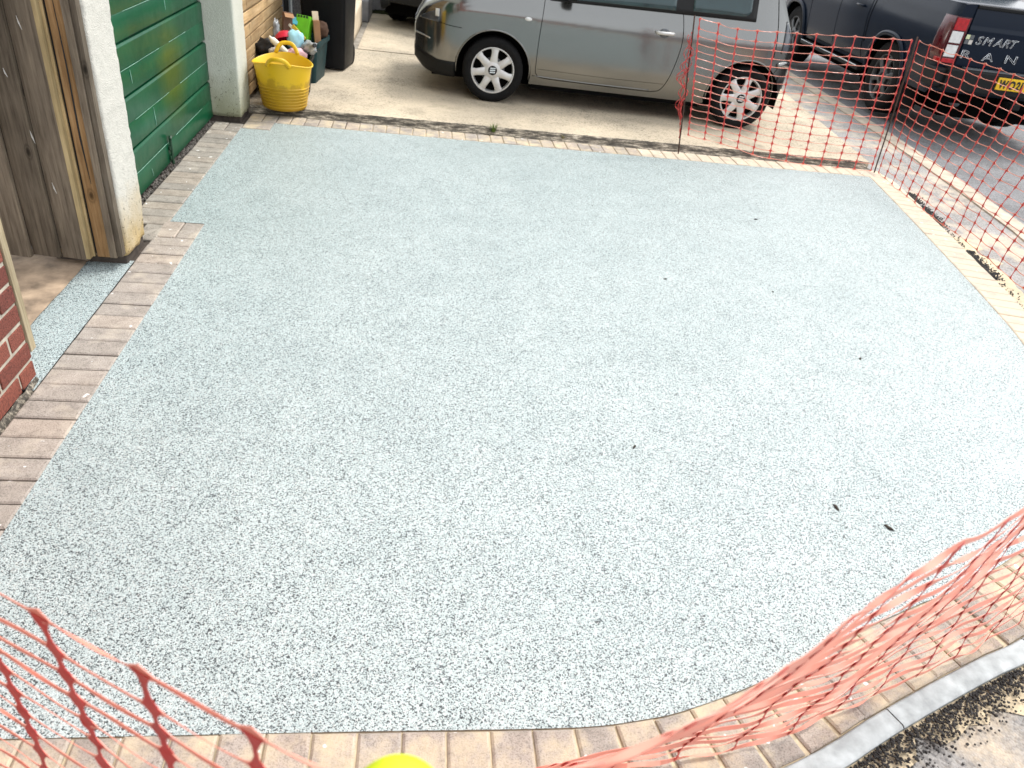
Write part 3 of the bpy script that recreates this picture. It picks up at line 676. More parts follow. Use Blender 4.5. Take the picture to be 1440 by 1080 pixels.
bx('coping_block', (0.20, 6.9, 0.05), (0.62, 7.7, 0.30), 'wall_grey', lw, 0.02)
bwl = empty('back_wall', (0, 0, 0), 0, 'grey wall across the far end of the neighbour drive', 'wall')
bx('wall_face', (-0.3, 7.80, 0.0), (6.0, 8.0, 1.2), 'wall_grey', bwl, 0.01)

# ------------------------------------------------------------------ tub, boxes, bin, rubbish
tb = empty('yellow_tub', (0.262, 2.425, CZ), 0, 'yellow flexible plastic tub with two handles on the concrete', 'tub')
H = 0.335; prof = [(0.150, 0.0), (0.163, 0.006)]
for i in range(1, 15):
    t = i/14; rr = 0.165+0.052*t; h = 0.006+(H-0.006)*t
    if t < 0.55: prof += [(rr, h-0.008), (rr+0.0035, h-0.004), (rr+0.0035, h), (rr, h+0.003)]
    else: prof.append((rr, h))
prof += [(0.226, H-0.004), (0.228, H+0.002), (0.222, H+0.006), (0.214, H), (0.160, 0.02), (0.0, 0.018)]
body = MB().lathe(prof, 56, cap0=True)
# saddle-shaped rim: higher at the handles
body.v = [(x, y, z+(0.035*(abs(y)/0.22)**2-0.012)*max(0, z/H)**3 if z > 0.02 else z) for x, y, z in body.v]
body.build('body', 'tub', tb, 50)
for sgn, ang in ((1, 0), (-1, 0)):
    pts = []; wd = 0.085
    for i in range(21):
        t = -1+2*i/20; x = wd*t; hgt = (0.078 if sgn > 0 else 0.056)*(1-abs(t)**3.2); y = sgn*(math.sqrt(max(0, 0.224**2-x*x))+(0.012 if sgn > 0 else 0.022)*(1-t*t))
        pts.append((x, y, H+(0.018 if sgn > 0 else 0.004)+hgt))
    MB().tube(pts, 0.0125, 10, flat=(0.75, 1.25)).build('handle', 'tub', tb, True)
tbc = MB()
for i in range(26):
    a = random.uniform(0, 6.28); q = random.uniform(0, 0.085); s = random.uniform(0.02, 0.04)
    c = (0.262+q*math.cos(a), 2.425+q*math.sin(a), CZ+0.05+random.uniform(0, 0.10)); tbc.box((c[0]-s, c[1]-s, c[2]-s), (c[0]+s, c[1]+s*0.6, c[2]+s*0.7), 0.008)
tag(tbc.build('rubble', 'grey'), 'dark rubble lying inside the yellow tub', 'rubble', kind='stuff')

def open_box(name, parent, mat, lx, ly, h, taper, rim):
    mb = MB(); w_ = 0.006
    def ring(sx, sy, z, r=0.03, n=5):
        out = []
        for cx, cy, a0 in ((sx-r, sy-r, 0), (-sx+r, sy-r, 90), (-sx+r, -sy+r, 180), (sx-r, -sy+r, 270)):
            out += [(cx+r*math.cos(R(a0+90*i/(n-1))), cy+r*math.sin(R(a0+90*i/(n-1))), z) for i in range(n)]
        return out
    X0, Y0 = lx/2*taper, ly/2*taper; X1, Y1 = lx/2, ly/2
    rings = [ring(X0, Y0, 0), ring(X0+(X1-X0)*.9, Y0+(Y1-Y0)*.9, h*0.88), ring(X1+rim, Y1+rim, h*0.89), ring(X1+rim, Y1+rim, h), ring(X1-.006, Y1-.006, h), ring(X0-.006, Y0-.006, 0.012)]
    n = len(rings[0]); vs = sum(rings, []); fs = [(i*n+j, i*n+(j+1) % n, (i+1)*n+(j+1) % n, (i+1)*n+j) for i in range(5) for j in range(n)]
    fs += [tuple(range(n))[::-1], tuple(5*n+j for j in range(n))]
    mb.add(vs, fs); return mb.build(name, mat, parent, 35)
rb = empty('recycling_box', (0.245, 3.50, CZ), R(-6), 'dark teal plastic recycling box in front of the black wheelie bin', 'box')
open_box('body', rb, 'teal', 0.40, 0.46, 0.34, 0.84, 0.012)
for sx in (-1, 1): bx('handle_grip', (sx*0.10-0.045 if False else -0.05, -0.245*1.0, 0.27), (0.05, -0.228, 0.30), 'teal', rb, 0.004) if sx < 0 else None
cr = empty('black_crate', (0.215, 2.88, CZ), R(2), 'black plastic crate of mixed plastics behind the yellow tub', 'crate')
open_box('body', cr, 'blackp', 0.40, 0.36, 0.30, 0.86, 0.010)

wb = empty('wheelie_bin', (0.43, 4.10, CZ), R(-8), 'tall black wheelie bin beside the timber slats', 'bin')
mb = MB()
def wring(hx, hy, z, cy=0, r=0.035):
    out = []
    for cx, c2, a0 in ((hx-r, hy-r, 0), (-hx+r, hy-r, 90), (-hx+r, -hy+r, 180), (hx-r, -hy+r, 270)):
        out += [(cx+r*math.cos(R(a0+30*i)), cy+c2+r*math.sin(R(a0+30*i)), z) for i in range(4)]
    return out
rg = [wring(.185, .20, 0.02), wring(.19, .205, 0.05), wring(.215, .245, 0.70), wring(.228, .26, 0.90), wring(.245, .275, 0.905), wring(.245, .275, 0.96)]
n = 16; mb.add(sum(rg, []), [(i*n+j, i*n+(j+1) % n, (i+1)*n+(j+1) % n, (i+1)*n+j) for i in range(5) for j in range(n)]+[tuple(range(n))[::-1], tuple(5*n+j for j in range(n))])
mb.build('body', 'bin', wb, 35)
MB().add(sum([wring(.25, .28, 0.963), wring(.252, .29, 0.98), wring(.22, .25, 1.02), wring(.12, .15, 1.035)], []), [(i*n+j, i*n+(j+1) % n, (i+1)*n+(j+1) % n, (i+1)*n+j) for i in range(3) for j in range(n)]+[tuple(range(n))[::-1], tuple(3*n+j for j in range(n))]).build('lid', 'bin', wb, 35)
for sx in (-1, 1):
    MB().lathe([(0.0, -0.02), (0.09, -0.02), (0.1, 0), (0.09, 0.02), (0, 0.02)], 24, 'x', (sx*0.165, 0.19, 0.10)).build('wheel', 'tyre', wb, 40)
for sx in (-0.07, 0.07): MB().add([(sx-.012, -.2065, .05), (sx+.012, -.2065, .05), (sx+.004, -.2415, .60), (sx-.004, -.2415, .60)], [(0, 1, 2, 3)]).build('rib', 'bin', wb)
MB().tube([(-0.2, 0.30, 0.93), (0.2, 0.30, 0.93)], 0.015, 8).build('handle_bar', 'bin', wb, True)

def crumple(name, c, r, mat, label, cat, sc=(1, 1, 1), amp=0.35, sub=3, fr=7, rot=(0, 0, 0)):
    bm = bmesh.new(); bmesh.ops.create_icosphere(bm, subdivisions=sub, radius=1)
    sd_ = random.uniform(0, 50)
    for v in bm.verts:
        k = 1+amp*mnoise.noise(v.co*fr/3+Vector((sd_, 0, 0)))+amp*0.5*mnoise.noise(v.co*fr+Vector((0, sd_, 0))); v.co = Vector((v.co.x*sc[0], v.co.y*sc[1], v.co.z*sc[2]))*r*k
    me = bpy.data.meshes.new(name); bm.to_mesh(me); bm.free(); me.polygons.foreach_set('use_smooth', [True]*len(me.polygons))
    return tag(link(name, me, mat, None, c, rot), label, cat)
def boxthing(name, c, size, mat, rot, label, cat, bev=0.003):
    o = empty(name, c); o.rotation_euler = rot; tag(o, label, cat); a, b, d = [x/2 for x in size]
    bx('body', (-a, -b, -d), (a, b, d), mat, o, bev); return o
# in the black crate
bowl = MB().lathe([(0.0, 0.0), (0.05, 0.004), (0.078, 0.03), (0.088, 0.065), (0.091, 0.07), (0.085, 0.066), (0.07, 0.03), (0.0, 0.01)], 30)
tag(bowl.build('bowl', 'red', None, True, loc=(0.205, 2.90, 0.515), rot=(R(152), R(-15), 0)), 'upturned red plastic bowl on the black crate', 'bowl')
crumple('plastic_bag', (0.300, 2.84, 0.475), 0.066, 'ltblue', 'crumpled light blue plastic bag on the black crate', 'bag', (1, 0.9, 1.15), 0.3)
tag(MB().lathe([(0.0, 0), (0.022, 0), (0.024, 0.01), (0.024, 0.15), (0.012, 0.17), (0.012, 0.185), (0, 0.185)], 20).build('plastic_bottle', 'whitep', None, True, loc=(0.258, 2.72, 0.385), rot=(R(8), R(-48), 0)), 'cream plastic bottle leaning on the red bowl', 'bottle')
cb = empty('clear_bottle', (0.40, 2.80, 0.435), 0, 'clear crushed drinks bottle at the right end of the black crate', 'bottle'); cb.rotation_euler = (R(70), R(20), R(30))
MB().lathe([(0.0, -0.1), (0.03, -0.1), (0.04, -0.085), (0.037, -0.05), (0.041, -0.02), (0.036, 0.01), (0.04, 0.04), (0.03, 0.075), (0.013, 0.1), (0.013, 0.115)], 20).build('body', 'clear', cb, True)
MB().lathe([(0.0, 0.13), (0.016, 0.13), (0.016, 0.113), (0, 0.113)], 16).build('cap', 'black', cb, 40)
crumple('plastic_wrap', (0.40, 2.86, 0.425), 0.06, 'clear', 'crumpled grey film at the back right of the black crate', 'wrap', (1, 1, .8), 0.5)
crumple('plastic_bag', (0.32, 2.735, 0.395), 0.065, 'pink', 'pale pink plastic bag hanging over the front of the black crate', 'bag', (1.3, 0.7, 0.6), 0.35)
crumple('black_bag', (0.075, 2.86, 0.395), 0.09, 'black', 'black plastic bag at the left end of the black crate', 'bag', (1.0, 1.1, 0.7), 0.45, 3, 10)
crumple('plastic_bag', (0.17, 2.77, 0.385), 0.06, 'offwhite', 'white plastic wrapping seen through the tub handle', 'bag', (1.2, 0.7, 0.6), 0.45, 3, 10)
# in the teal box
gc = boxthing('green_carton', (0.287, 3.44, 0.475), (0.115, 0.10, 0.19), 'lime', (R(-14), R(4), R(-10)), 'bright green carton with black slots standing in the teal recycling box', 'carton')
for i in range(4): bx('slot', (-0.046+i*0.024, -0.038, 0.0951), (-0.030+i*0.024, 0.030, 0.0965), 'black', gc)
for i in range(4): bx('slot', (-0.046+i*0.024, -0.0515, 0.075), (-0.030+i*0.024, -0.0501, 0.093), 'black', gc)
bc = boxthing('brown_carton', (0.152, 3.40, 0.49), (0.075, 0.075, 0.20), 'card2', (R(-6), R(6), R(20)), 'dark brown cardboard carton nearest the timber slats', 'carton')
bx('flap', (-0.0375, -0.07, 0.1003), (0.0375, 0.0, 0.1035), 'card', bc, 0, rot=(R(25), 0, 0))
cd_ = boxthing('cardboard_sleeve', (0.397, 3.44, 0.455), (0.055, 0.09, 0.18), 'card', (R(-5), R(-3), R(12)), 'tan cardboard sleeve at the right corner of the teal box', 'cardboard')
bx('torn_flap', (-0.027, -0.02, 0.09), (0.026, -0.012, 0.16), 'cream', cd_, 0.002, rot=(R(-12), 0, R(5)))
crumple('paper_bag', (0.425, 3.58, 0.45), 0.065, 'brownbag', 'dark brown paper bag at the back right of the teal box', 'bag', (0.8, 1.0, 1.1), 0.25)
boxthing('yellow_packet', (0.262, 3.30, 0.455), (0.03, 0.012, 0.15), 'yellowp', (R(-20), R(-50), R(0)), 'yellow packet leaning across the front of the teal box', 'packet', 0.002)
boxthing('white_packet', (0.222, 3.315, 0.465), (0.02, 0.012, 0.13), 'whitep', (R(-20), R(-46), R(0)), 'slim white packet beside the yellow packet', 'packet', 0.002)
boxthing('blue_packet', (0.207, 3.42, 0.525), (0.07, 0.03, 0.06), 'skyblue', (R(-30), R(15), R(0)), 'sky blue packet between the brown and green cartons', 'packet', 0.004)
crumple('plastic_wrap', (0.075, 3.28, 0.46), 0.05, 'clear', 'grey plastic sheet hanging by the timber slats', 'wrap', (0.6, 0.8, 1.6), 0.5)
# ------------------------------------------------------------------ vehicles
def shell(parent, sp, mat, glass=True, names=('body', 'windscreen', 'rear_window')):
    st = sorted(set([round(x, 4) for x in sp['stations']])); nz, nf = 16, 10
    rings = []
    for s in st:
        zl, zs, zt = sp['zlow'](s), sp['zsh'](s), sp['zt'](s); half = []
        zl = min(zl, zs-0.01)
        for i in range(nz):
            z = zl+(zs-zl)*i/(nz-1); half.append((sp['lat'](s, z), z))
        L = half[-1][0]; e = sp.get('e', 0.62)
        for i in range(1, nf+1):
            a = math.pi/2*i/nf; half.append((L*max(0, math.cos(a))**e, zs+(zt-zs)*math.sin(a)**e))
        rings.append([(s, -y, z) for y, z in half]+[(s, y, z) for y, z in half[-2::-1]])
    n = len(rings[0]); vs = sum(rings, [])
    parts = {'b': [], 'w': [], 'r': []}
    for i in range(len(st)-1):
        sm = (st[i]+st[i+1])/2
        for j in range(n-1):
            k = 'b'; jj = min(j, n-2-j)
            if jj >= nz+2:
                if sp['ws'][0] < sm < sp['ws'][1]: k = 'w'
                elif sp['rw'][0] < sm < sp['rw'][1]: k = 'r'
            parts[k].append((i*n+j, (i+1)*n+j, (i+1)*n+j+1, i*n+j+1))
    parts['b'] += [tuple(range(n)), tuple((len(st)-1)*n+j for j in range(n))[::-1]]
    for k, nm, mt in (('b', names[0], mat), ('w', names[1], 'glass'), ('r', names[2], 'glass')):
        if not parts[k]: continue
        used = sorted(set(i for f in parts[k] for i in f)); mp = {o: i for i, o in enumerate(used)}
        mb = MB(); mb.add([vs[i] for i in used], [tuple(mp[i] for i in f) for f in parts[k]]); mb.build(nm, mt, parent, 42)
def patch(name, parent, mat, lat, side, s0, s1, zl, zu, o=0.004, ns=20, nz=8, thick=True):
    mb = MB(); fl = zl if callable(zl) else (lambda s: zl); fu = zu if callable(zu) else (lambda s: zu)
    def f(u, v):
        s = s0+(s1-s0)*u; z = fl(s)+(fu(s)-fl(s))*v
        oo = o if not thick else (o if 0 < u < 1 and 0 < v < 1 else o)
        return (s, side*(lat(s, z)+oo), z)
    mb.grid(f, ns, nz); me = mb.mesh(name, 50)
    ob = link(name, me, mat, parent); md = ob.modifiers.new('solid', 'SOLIDIFY'); md.thickness = 0.008; md.offset = -1 if side > 0 else 1
    md.offset = 0
    return ob
def line(name, parent, mat, lat, side, pts, r=0.0025, o=0.0, per=6):
    q = catmull([Vector((s, 0, z)) for s, z in pts], per)
    return MB().tube([(p.x, side*(lat(p.x, p.z)+o), p.z) for p in q], r, 6).build(name, mat, parent, True)
def wheel(parent, s, y, zc, rt_, rr, width, side, mats, nsp, hole=0.5, emblem=True, spoke_w=(0.030, 0.022), spin=0.0):
    w_ = empty('wheel', (s, y, zc)); w_.parent = parent; w_.rotation_euler = (0, spin, 0 if side < 0 else math.pi)
    hw = width/2   # outer face toward local -y
    tp = [(rr-0.004, -hw+0.012), (rr+0.006, -hw+0.004), (rr+0.5*(rt_-rr), -hw-0.004), (rt_-0.022, -hw+0.004), (rt_-0.006, -hw+0.018)]
    for g in range(4):
        y0 = -hw+0.03+g*(width-0.06)/4; y1 = y0+(width-0.06)/4
        tp += [(rt_, y0+0.004), (rt_, y1-0.004), (rt_-0.006, y1-0.002), (rt_-0.006, y1+0.002)]
    tp += [(rt_-0.006, hw-0.018), (rt_-0.022, hw-0.004), (rr+0.5*(rt_-rr), hw+0.004), (rr, hw-0.01)]
    MB().lathe(tp, 56, 'y').build('tyre', 'tyre', w_, 45)
    rm = MB(); f = -hw+0.010
    rm.lathe([(rr+0.004, f+0.006), (rr+0.001, f-0.003), (rr-0.008, f-0.003), (rr-0.014, f+0.006), (rr-0.018, f+0.05), (rr-0.02, hw)], 56, 'y')
    rm.lathe([(0.0, f-0.001), (rr*0.30, f-0.001), (rr*0.40, f+0.006), (rr*0.40, f+0.03)], 40, 'y')
    for k in range(nsp):
        a = 2*math.pi*k/nsp+math.pi/2; ca, sa = math.cos(a), math.sin(a)
        r0, r1 = rr*0.33, rr-0.010; secs = []
        for t in (0, 0.35, 0.7, 1.0):
            r_ = r0+(r1-r0)*t; hw2 = spoke_w[0]+(spoke_w[1]-spoke_w[0])*min(1, t*1.6) + (0.010*((t-0.6)/0.4)**2 if t > 0.6 else 0); d = f+0.004-0.006*math.sin(math.pi*t)
            for (ww, dd) in ((-hw2, d+0.022), (-hw2, d+0.004), (-hw2*0.8, d), (hw2*0.8, d), (hw2, d+0.004), (hw2, d+0.022)):
                secs.append((r_*ca-ww*sa, dd, r_*sa+ww*ca))
        rm.add(secs, [(i*6+j, i*6+j+1, (i+1)*6+j+1, (i+1)*6+j) for i in range(3) for j in range(5)])
    rm.build('rim', mats[0], w_, 40)
    MB().lathe([(0.0, f+0.045), (rr*0.95, f+0.045)], 40, 'y').build('brake_backing', 'liner', w_)
    MB().lathe([(0.0, f+0.042), (rr*0.55, f+0.042), (rr*0.56, f+0.044)], 32, 'y').build('brake_disc', 'grey', w_)
    hc = MB().lathe([(0.0, f-0.006), (rr*0.19, f-0.006), (rr*0.21, f-0.001)], 28, 'y').build('hub_cap', 'trim', w_, 40)
    if emblem:
        q = rr*0.125
        for k, sh in ((1, .25), (0, -.25), (-1, .25)):
            MB().add([(-q, f-0.0085, q*(k*.72-.24)), (q, f-0.0085, q*(k*.72-.24)+q*.2), (q, f-0.0085, q*(k*.72+.24)+q*.2), (-q, f-0.0085, q*(k*.72+.24))], [(0, 1, 2, 3)]).build('emblem_bar', 'chrome', w_)
    return w_

# --- small hatchback; local x runs rearwards from the front axle, y = 0 on the centre line
def hatch(root, paint, detail=True):
    HW = 0.815
    def plan(s):
        if s < -0.22:
            u = (-0.22-s)/0.50; return HW-0.012*u-0.33*u**3.2
        if s > 2.20:
            u = (s-2.20)/0.57; return HW-0.012*u-0.24*u**3
        return HW
    ins = pchip([0.12, 0.19, 0.30, 0.50, 0.70, 0.735, 0.765, 0.84, 0.92, 0.98, 1.35, 1.50], [0.10, 0.072, 0.046, 0.020, 0.002, 0.0, 0.005, 0.030, 0.062, 0.087, 0.235, 0.31])
    lat = lambda s, z: max(0.05, plan(s)-ins(z))
    zt = pchip([-0.72, -0.68, -0.60, -0.45, -0.2, 0.1, 0.42, 0.52, 0.80, 1.06, 1.4, 2.0, 2.34, 2.50, 2.60, 2.69, 2.77], [0.60, 0.69, 0.765, 0.84, 0.905, 0.955, 0.995, 1.03, 1.265, 1.40, 1.45, 1.45, 1.39, 1.22, 1.02, 0.86, 0.70])
    zs = pchip([-0.72, -0.68, -0.60, -0.45, -0.2, 0.1, 0.42, 0.55, 0.80, 1.06, 1.4, 2.0, 2.34, 2.50, 2.60, 2.69, 2.77], [0.55, 0.61, 0.67, 0.735, 0.80, 0.855, 0.905, 0.935, 1.09, 1.27, 1.335, 1.335, 1.27, 1.12, 0.95, 0.80, 0.64])
    ar, hz, wbz = 0.338, 0.272, 2.318
    sill = pchip([-0.72, -0.60, -0.40, 0.3, 1.9, 2.5, 2.68, 2.77], [0.30, 0.22, 0.19, 0.185, 0.185, 0.23, 0.25, 0.30])
    def zlow(s):
        b = sill(s)
        for c in (0, wbz):
            if abs(s-c) < ar: b = max(b, hz+math.sqrt(ar*ar-(s-c)**2))
        return b
    st = [-0.72+3.49*i/110 for i in range(111)]
    for c in (0, wbz): st += [c+ar*math.cos(math.pi*i/36)*0.9999 for i in range(37)]+[c-ar*1.002, c+ar*1.002]
    st += [-0.715, -0.705, -0.69, -0.67, -0.65, 2.76, 2.745]
    shell(root, dict(stations=st, lat=lat, zlow=zlow, zsh=zs, zt=zt, ws=(0.53, 1.04), rw=(2.35, 2.52), e=0.55), paint)
    # underbody, arch liners
    MB().box((-0.55, -0.60, 0.15), (2.62, 0.60, 0.62)).build('underbody', 'liner', root)
    MB().box((0.36, -0.735, 0.15), (1.95, 0.735, 0.30)).build('shade_floor_pan', 'liner', root)  # added low and wide to deepen the shade under the car
    for sd_ in (-1, 1):
        for c in (0, wbz):
            ln = MB(); ln.grid(lambda u, v: (c+(ar+0.006)*math.cos(math.pi*(1.12*u-0.06)), sd_*(0.55+0.225*v), hz+(ar+0.006)*math.sin(math.pi*(1.12*u-0.06))), 24, 3)
            ln.build('arch_liner', 'liner', root, True)
            lip_ = [(c+(ar-0.004)*math.cos(R(a)), hz+(ar-0.004)*math.sin(R(a))) for a in range(-8, 189, 7)]
            MB().tube([(s, sd_*(lat(s, max(z, .2))-0.002), z) for s, z in lip_], 0.009, 6).build('arch_lip', paint, root, True)
            wheel(root, c, sd_*(0.80-0.085), hz, 0.274, 0.193, 0.17, sd_, ('alloy',), 7, spin=0.2 if c else 0.05, spoke_w=(0.036, 0.027))
    for sd_ in (-1, 1):
        # glazing
        fu = lambda s: min(zs(s)-0.02, 1.30) if s > 1.0 else 0.925+(s-0.50)/(0.50)*(min(zs(1.0)-0.02, 1.30)-0.925)
        belt = lambda s: 0.885+0.028*(s-0.4)/1.8
        patch('window_trim', root, 'trim', lat, sd_, 0.44, 2.28, belt, lambda s: max(belt(s)+0.02, min(fu(s)+0.015, 1.31)) if s < 2.05 else min(1.31, 1.31-(s-2.05)*0.5), 0.0035, 46, 10)
        patch('door_window', root, 'glass', lat, sd_, 0.58, 1.545, lambda s: belt(s)+0.022, lambda s: max(belt(s)+0.03, fu(s)-0.01), 0.008, 30, 8)
        cu = lambda s: belt(s)+0.030+(0.0 if s < 2.14 else ((s-2.14)/0.09)**3*0.05)
        patch('quarter_window', root, 'glass', lat, sd_, 1.70, 2.225, cu, lambda s: 1.285-max(0, (s-2.0))*0.55, 0.008, 26, 8)
        line('door_seam', root, 'liner', lat, sd_, [(0.395, 0.89), (0.382, 0.62), (0.383, 0.34), (0.40, 0.275), (0.46, 0.250), (0.75, 0.243), (1.30, 0.238), (1.50, 0.245), (1.575, 0.30), (1.625, 0.45), (1.65, 0.66), (1.63, 0.85), (1.60, 1.0), (1.555, 1.28)], 0.0032, -0.0005)
        line('sill_crease', root, paint, lat, sd_, [(0.36, 0.262), (0.9, 0.250), (1.45, 0.252)], 0.005, -0.001)
        line('side_crease', root, 'liner', lat, sd_, [(0.40, 0.325), (1.0, 0.315), (1.57, 0.318)], 0.0014, 0.0)
        line('bumper_seam', root, 'liner', lat, sd_, [(-0.10-0.20, 0.592), (-0.42, 0.60), (-0.55, 0.622), (-0.64, 0.64)], 0.0026, 0.0)
        line('bumper_seam', root, 'liner', lat, sd_, [(2.58, 0.50), (2.63, 0.56), (2.68, 0.60)], 0.0026, 0.0)
        patch('lower_bumper', root, 'trim', lat, sd_, -0.718, -0.338, lambda s: max(0.17, sill(s)-0.03), lambda s: 0.300+0.06*max(0, (-0.5-s))/0.22, 0.003, 24, 5)
        line('bumper_strip', root, 'chrome', lat, sd_, [(-0.715, 0.475), (-0.68, 0.475), (-0.63, 0.472), (-0.575, 0.462)], 0.006, 0.001)
        patch('headlamp', root, 'lampdark', lat, sd_, -0.675, -0.50, lambda s: 0.610, lambda s: zs(s)-0.002, 0.003, 14, 6)
        patch('indicator_lamp', root, 'lamp', lat, sd_, -0.535, -0.503, lambda s: 0.655, lambda s: 0.715, 0.008, 6, 5)
        rp = MB().lathe([(0.0, -0.008), (0.6, -0.006), (0.9, -0.002), (1.0, 0.004)], 24, 'y'); rp.v = [(x*0.033, y, z*0.016) for x, y, z in rp.v]
        rp.build('side_repeater', 'lamp', root, True, loc=(0.268, sd_*(lat(0.268, 0.725)+0.001), 0.725), rot=(0, 0, 0 if sd_ < 0 else math.pi))
        # door handle over a dark scoop
        sc = MB().lathe([(0.0, -0.003), (0.9, -0.003), (1.0, 0.002)], 24, 'y'); sc.v = [(x*0.050, y, z*0.040) for x, y, z in sc.v]
        sc.build('handle_scoop', 'grey', root, True, loc=(1.475, sd_*(lat(1.475, 0.745)), 0.742), rot=(0, 0, 0 if sd_ < 0 else math.pi))
        MB().tube([(1.395, 0, 0), (1.41, sd_*0.022, 0.0), (1.475, sd_*0.030, 0.001), (1.55, sd_*0.022, 0.002), (1.565, 0, 0.002)], [0.010, 0.012, 0.0125, 0.012, 0.010], 8, flat=(0.8, 1.2)).build('door_handle', 'alloy', root, True, loc=(0, sd_*lat(1.475, 0.745), 0.745))
        patch('tail_lamp', root, 'lampdark', lat, sd_, 2.60, 2.68, lambda s: 0.68, lambda s: min(zs(s)-0.01, 0.96), 0.004, 8, 8)
        patch('lower_bumper', root, 'trim', lat, sd_, 2.658, 2.765, lambda s: 0.235, lambda s: 0.47, 0.003, 6, 5)
        line('bumper_corner', root, paint, lat, sd_, [(2.60, 0.575), (2.67, 0.585), (2.73, 0.575), (2.765, 0.56)], 0.028, -0.004)
        line('hatch_seam', root, 'liner', lat, sd_, [(2.47, 1.10), (2.505, 0.90), (2.53, 0.62)], 0.004, 0.0)
        mr = MB().lathe([(0.0, -0.05), (0.05, -0.045), (0.085, -0.02), (0.095, 0.02), (0.085, 0.04), (0.0, 0.045)], 20, 'x'); mr.v = [(x, y*1.05, z*0.72) for x, y, z in mr.v]
        mi = mr.build('mirror', 'trim', root, True, loc=(0.60, sd_*(HW+0.07), 0.975))
        MB().lathe([(0.0, 0.0), (0.075, 0.0)], 20, 'x').build('mirror_glass', 'chrome', mi, loc=(0.043, 0, 0))
        MB().tube([(0.60, sd_*0.74, 0.92), (0.60, sd_*0.84, 0.945)], 0.02, 8).build('mirror_arm', 'trim', root, True)
    # front face
    fx = -0.722
    bx('grille', (fx-0.004, -0.36, 0.545), (fx+0.03, 0.36, 0.60), 'trim', root, 0.006)
    for k in range(3): bx('grille_bar', (fx-0.008, -0.34, 0.553+k*0.016), (fx, 0.34, 0.557+k*0.016), 'chrome', root)
    bx('lower_intake', (fx-0.005, -0.40, 0.31), (fx+0.02, 0.40, 0.385), 'trim', root, 0.008)
    bx('number_plate', (fx-0.016, -0.26, 0.405), (fx-0.006, 0.26, 0.515), 'platew', root, 0.003)
    MB().box((2.75, -0.50, 0.34), (2.80, 0.50, 0.56), 0.015).build('rear_bumper', paint, root)
    bx('rear_plate', (2.835, -0.26, 0.66), (2.842, 0.26, 0.77), 'platey', root, 0.002) if False else None
    return lat
ang = math.atan2(-0.118, 2.406); nn = Vector((-math.sin(ang), math.cos(ang), 0))
car_o = Vector((1.955, 3.238, CZ))+nn*0.80
car = empty('hatchback_car', car_o, ang, 'silver-grey three-door hatchback parked across the concrete drive', 'car')
hatch(car, 'silver')
car2 = empty('black_car', (1.62, 7.05, CZ+0.003), R(62), 'black car partly hidden behind the silver hatchback, only its nose showing', 'car')
hatch(car2, 'blackcar')

# --- pickup; local x runs forward from the rear axle, y = 0 on the centre line
hh = math.atan2(0.998, 0.066)
hv = Vector((math.cos(hh), math.sin(hh), 0)); hr = Vector((hv.y, -hv.x, 0))
pk = empty('pickup_truck', Vector((6.62, 4.9, -0.005))+hr*0.85, hh, 'dark blue pickup truck parked on the road behind the orange netting', 'pickup')
def pplan(s):
    if s < -0.95: u = (-0.95-s)/0.13; return 0.90-0.035*u*u
    if s > 3.2: u = (s-3.2)/0.85; return 0.90-0.03*u-0.20*u**3
    return 0.90
pins = pchip([0.30, 0.42, 0.55, 0.75, 0.92, 1.0, 1.10, 1.22, 1.30, 1.75, 1.85], [0.10, 0.06, 0.03, 0.012, 0.0, 0.004, 0.018, 0.035, 0.07, 0.24, 0.30])
plat = lambda s, z: max(0.1, pplan(s)-pins(z))
pzt = pchip([-1.08, -1.04, 0.60, 0.66, 0.80, 1.0, 2.1, 2.35, 2.95, 3.1, 3.6, 3.9, 4.05], [1.29, 1.30, 1.30, 1.32, 1.70, 1.78, 1.78, 1.72, 1.22, 1.17, 1.12, 1.02, 0.85])
pzs = pchip([-1.08, -1.04, 0.60, 0.66, 0.80, 1.0, 2.1, 2.35, 2.95, 3.1, 3.6, 3.9, 4.05], [1.255, 1.26, 1.26, 1.28, 1.58, 1.68, 1.68, 1.60, 1.12, 1.08, 1.03, 0.92, 0.75])
par, phz, pwb = 0.455, 0.385, 3.05
def pzl(s):
    b = 0.43 if -1.0 < s < 3.7 else 0.47
    for c in (0, pwb):
        if abs(s-c) < par: b = max(b, phz+math.sqrt(max(0, 1-(abs(s-c)/par)**2.6))*par*0.98)
    return b
st = [-1.08+5.13*i/120 for i in range(121)]
for c in (0, pwb): st += [c+par*math.cos(math.pi*i/36)*0.9999 for i in range(37)]+[c-par*1.003, c+par*1.003]
st += [-1.07, -1.06, -1.05]
shell(pk, dict(stations=st, lat=plat, zlow=pzl, zsh=pzs, zt=pzt, ws=(2.40, 2.92), rw=(0.68, 0.82), e=0.35), 'navy')
MB().box((-1.0, -0.62, 0.36), (3.9, 0.62, 0.9)).build('underbody', 'liner', pk)
MB().box((-0.9, -0.56, 0.20), (3.6, 0.56, 0.37), 0.02).build('shade_chassis', 'liner', pk)  # low box added to stop light passing beneath the pickup
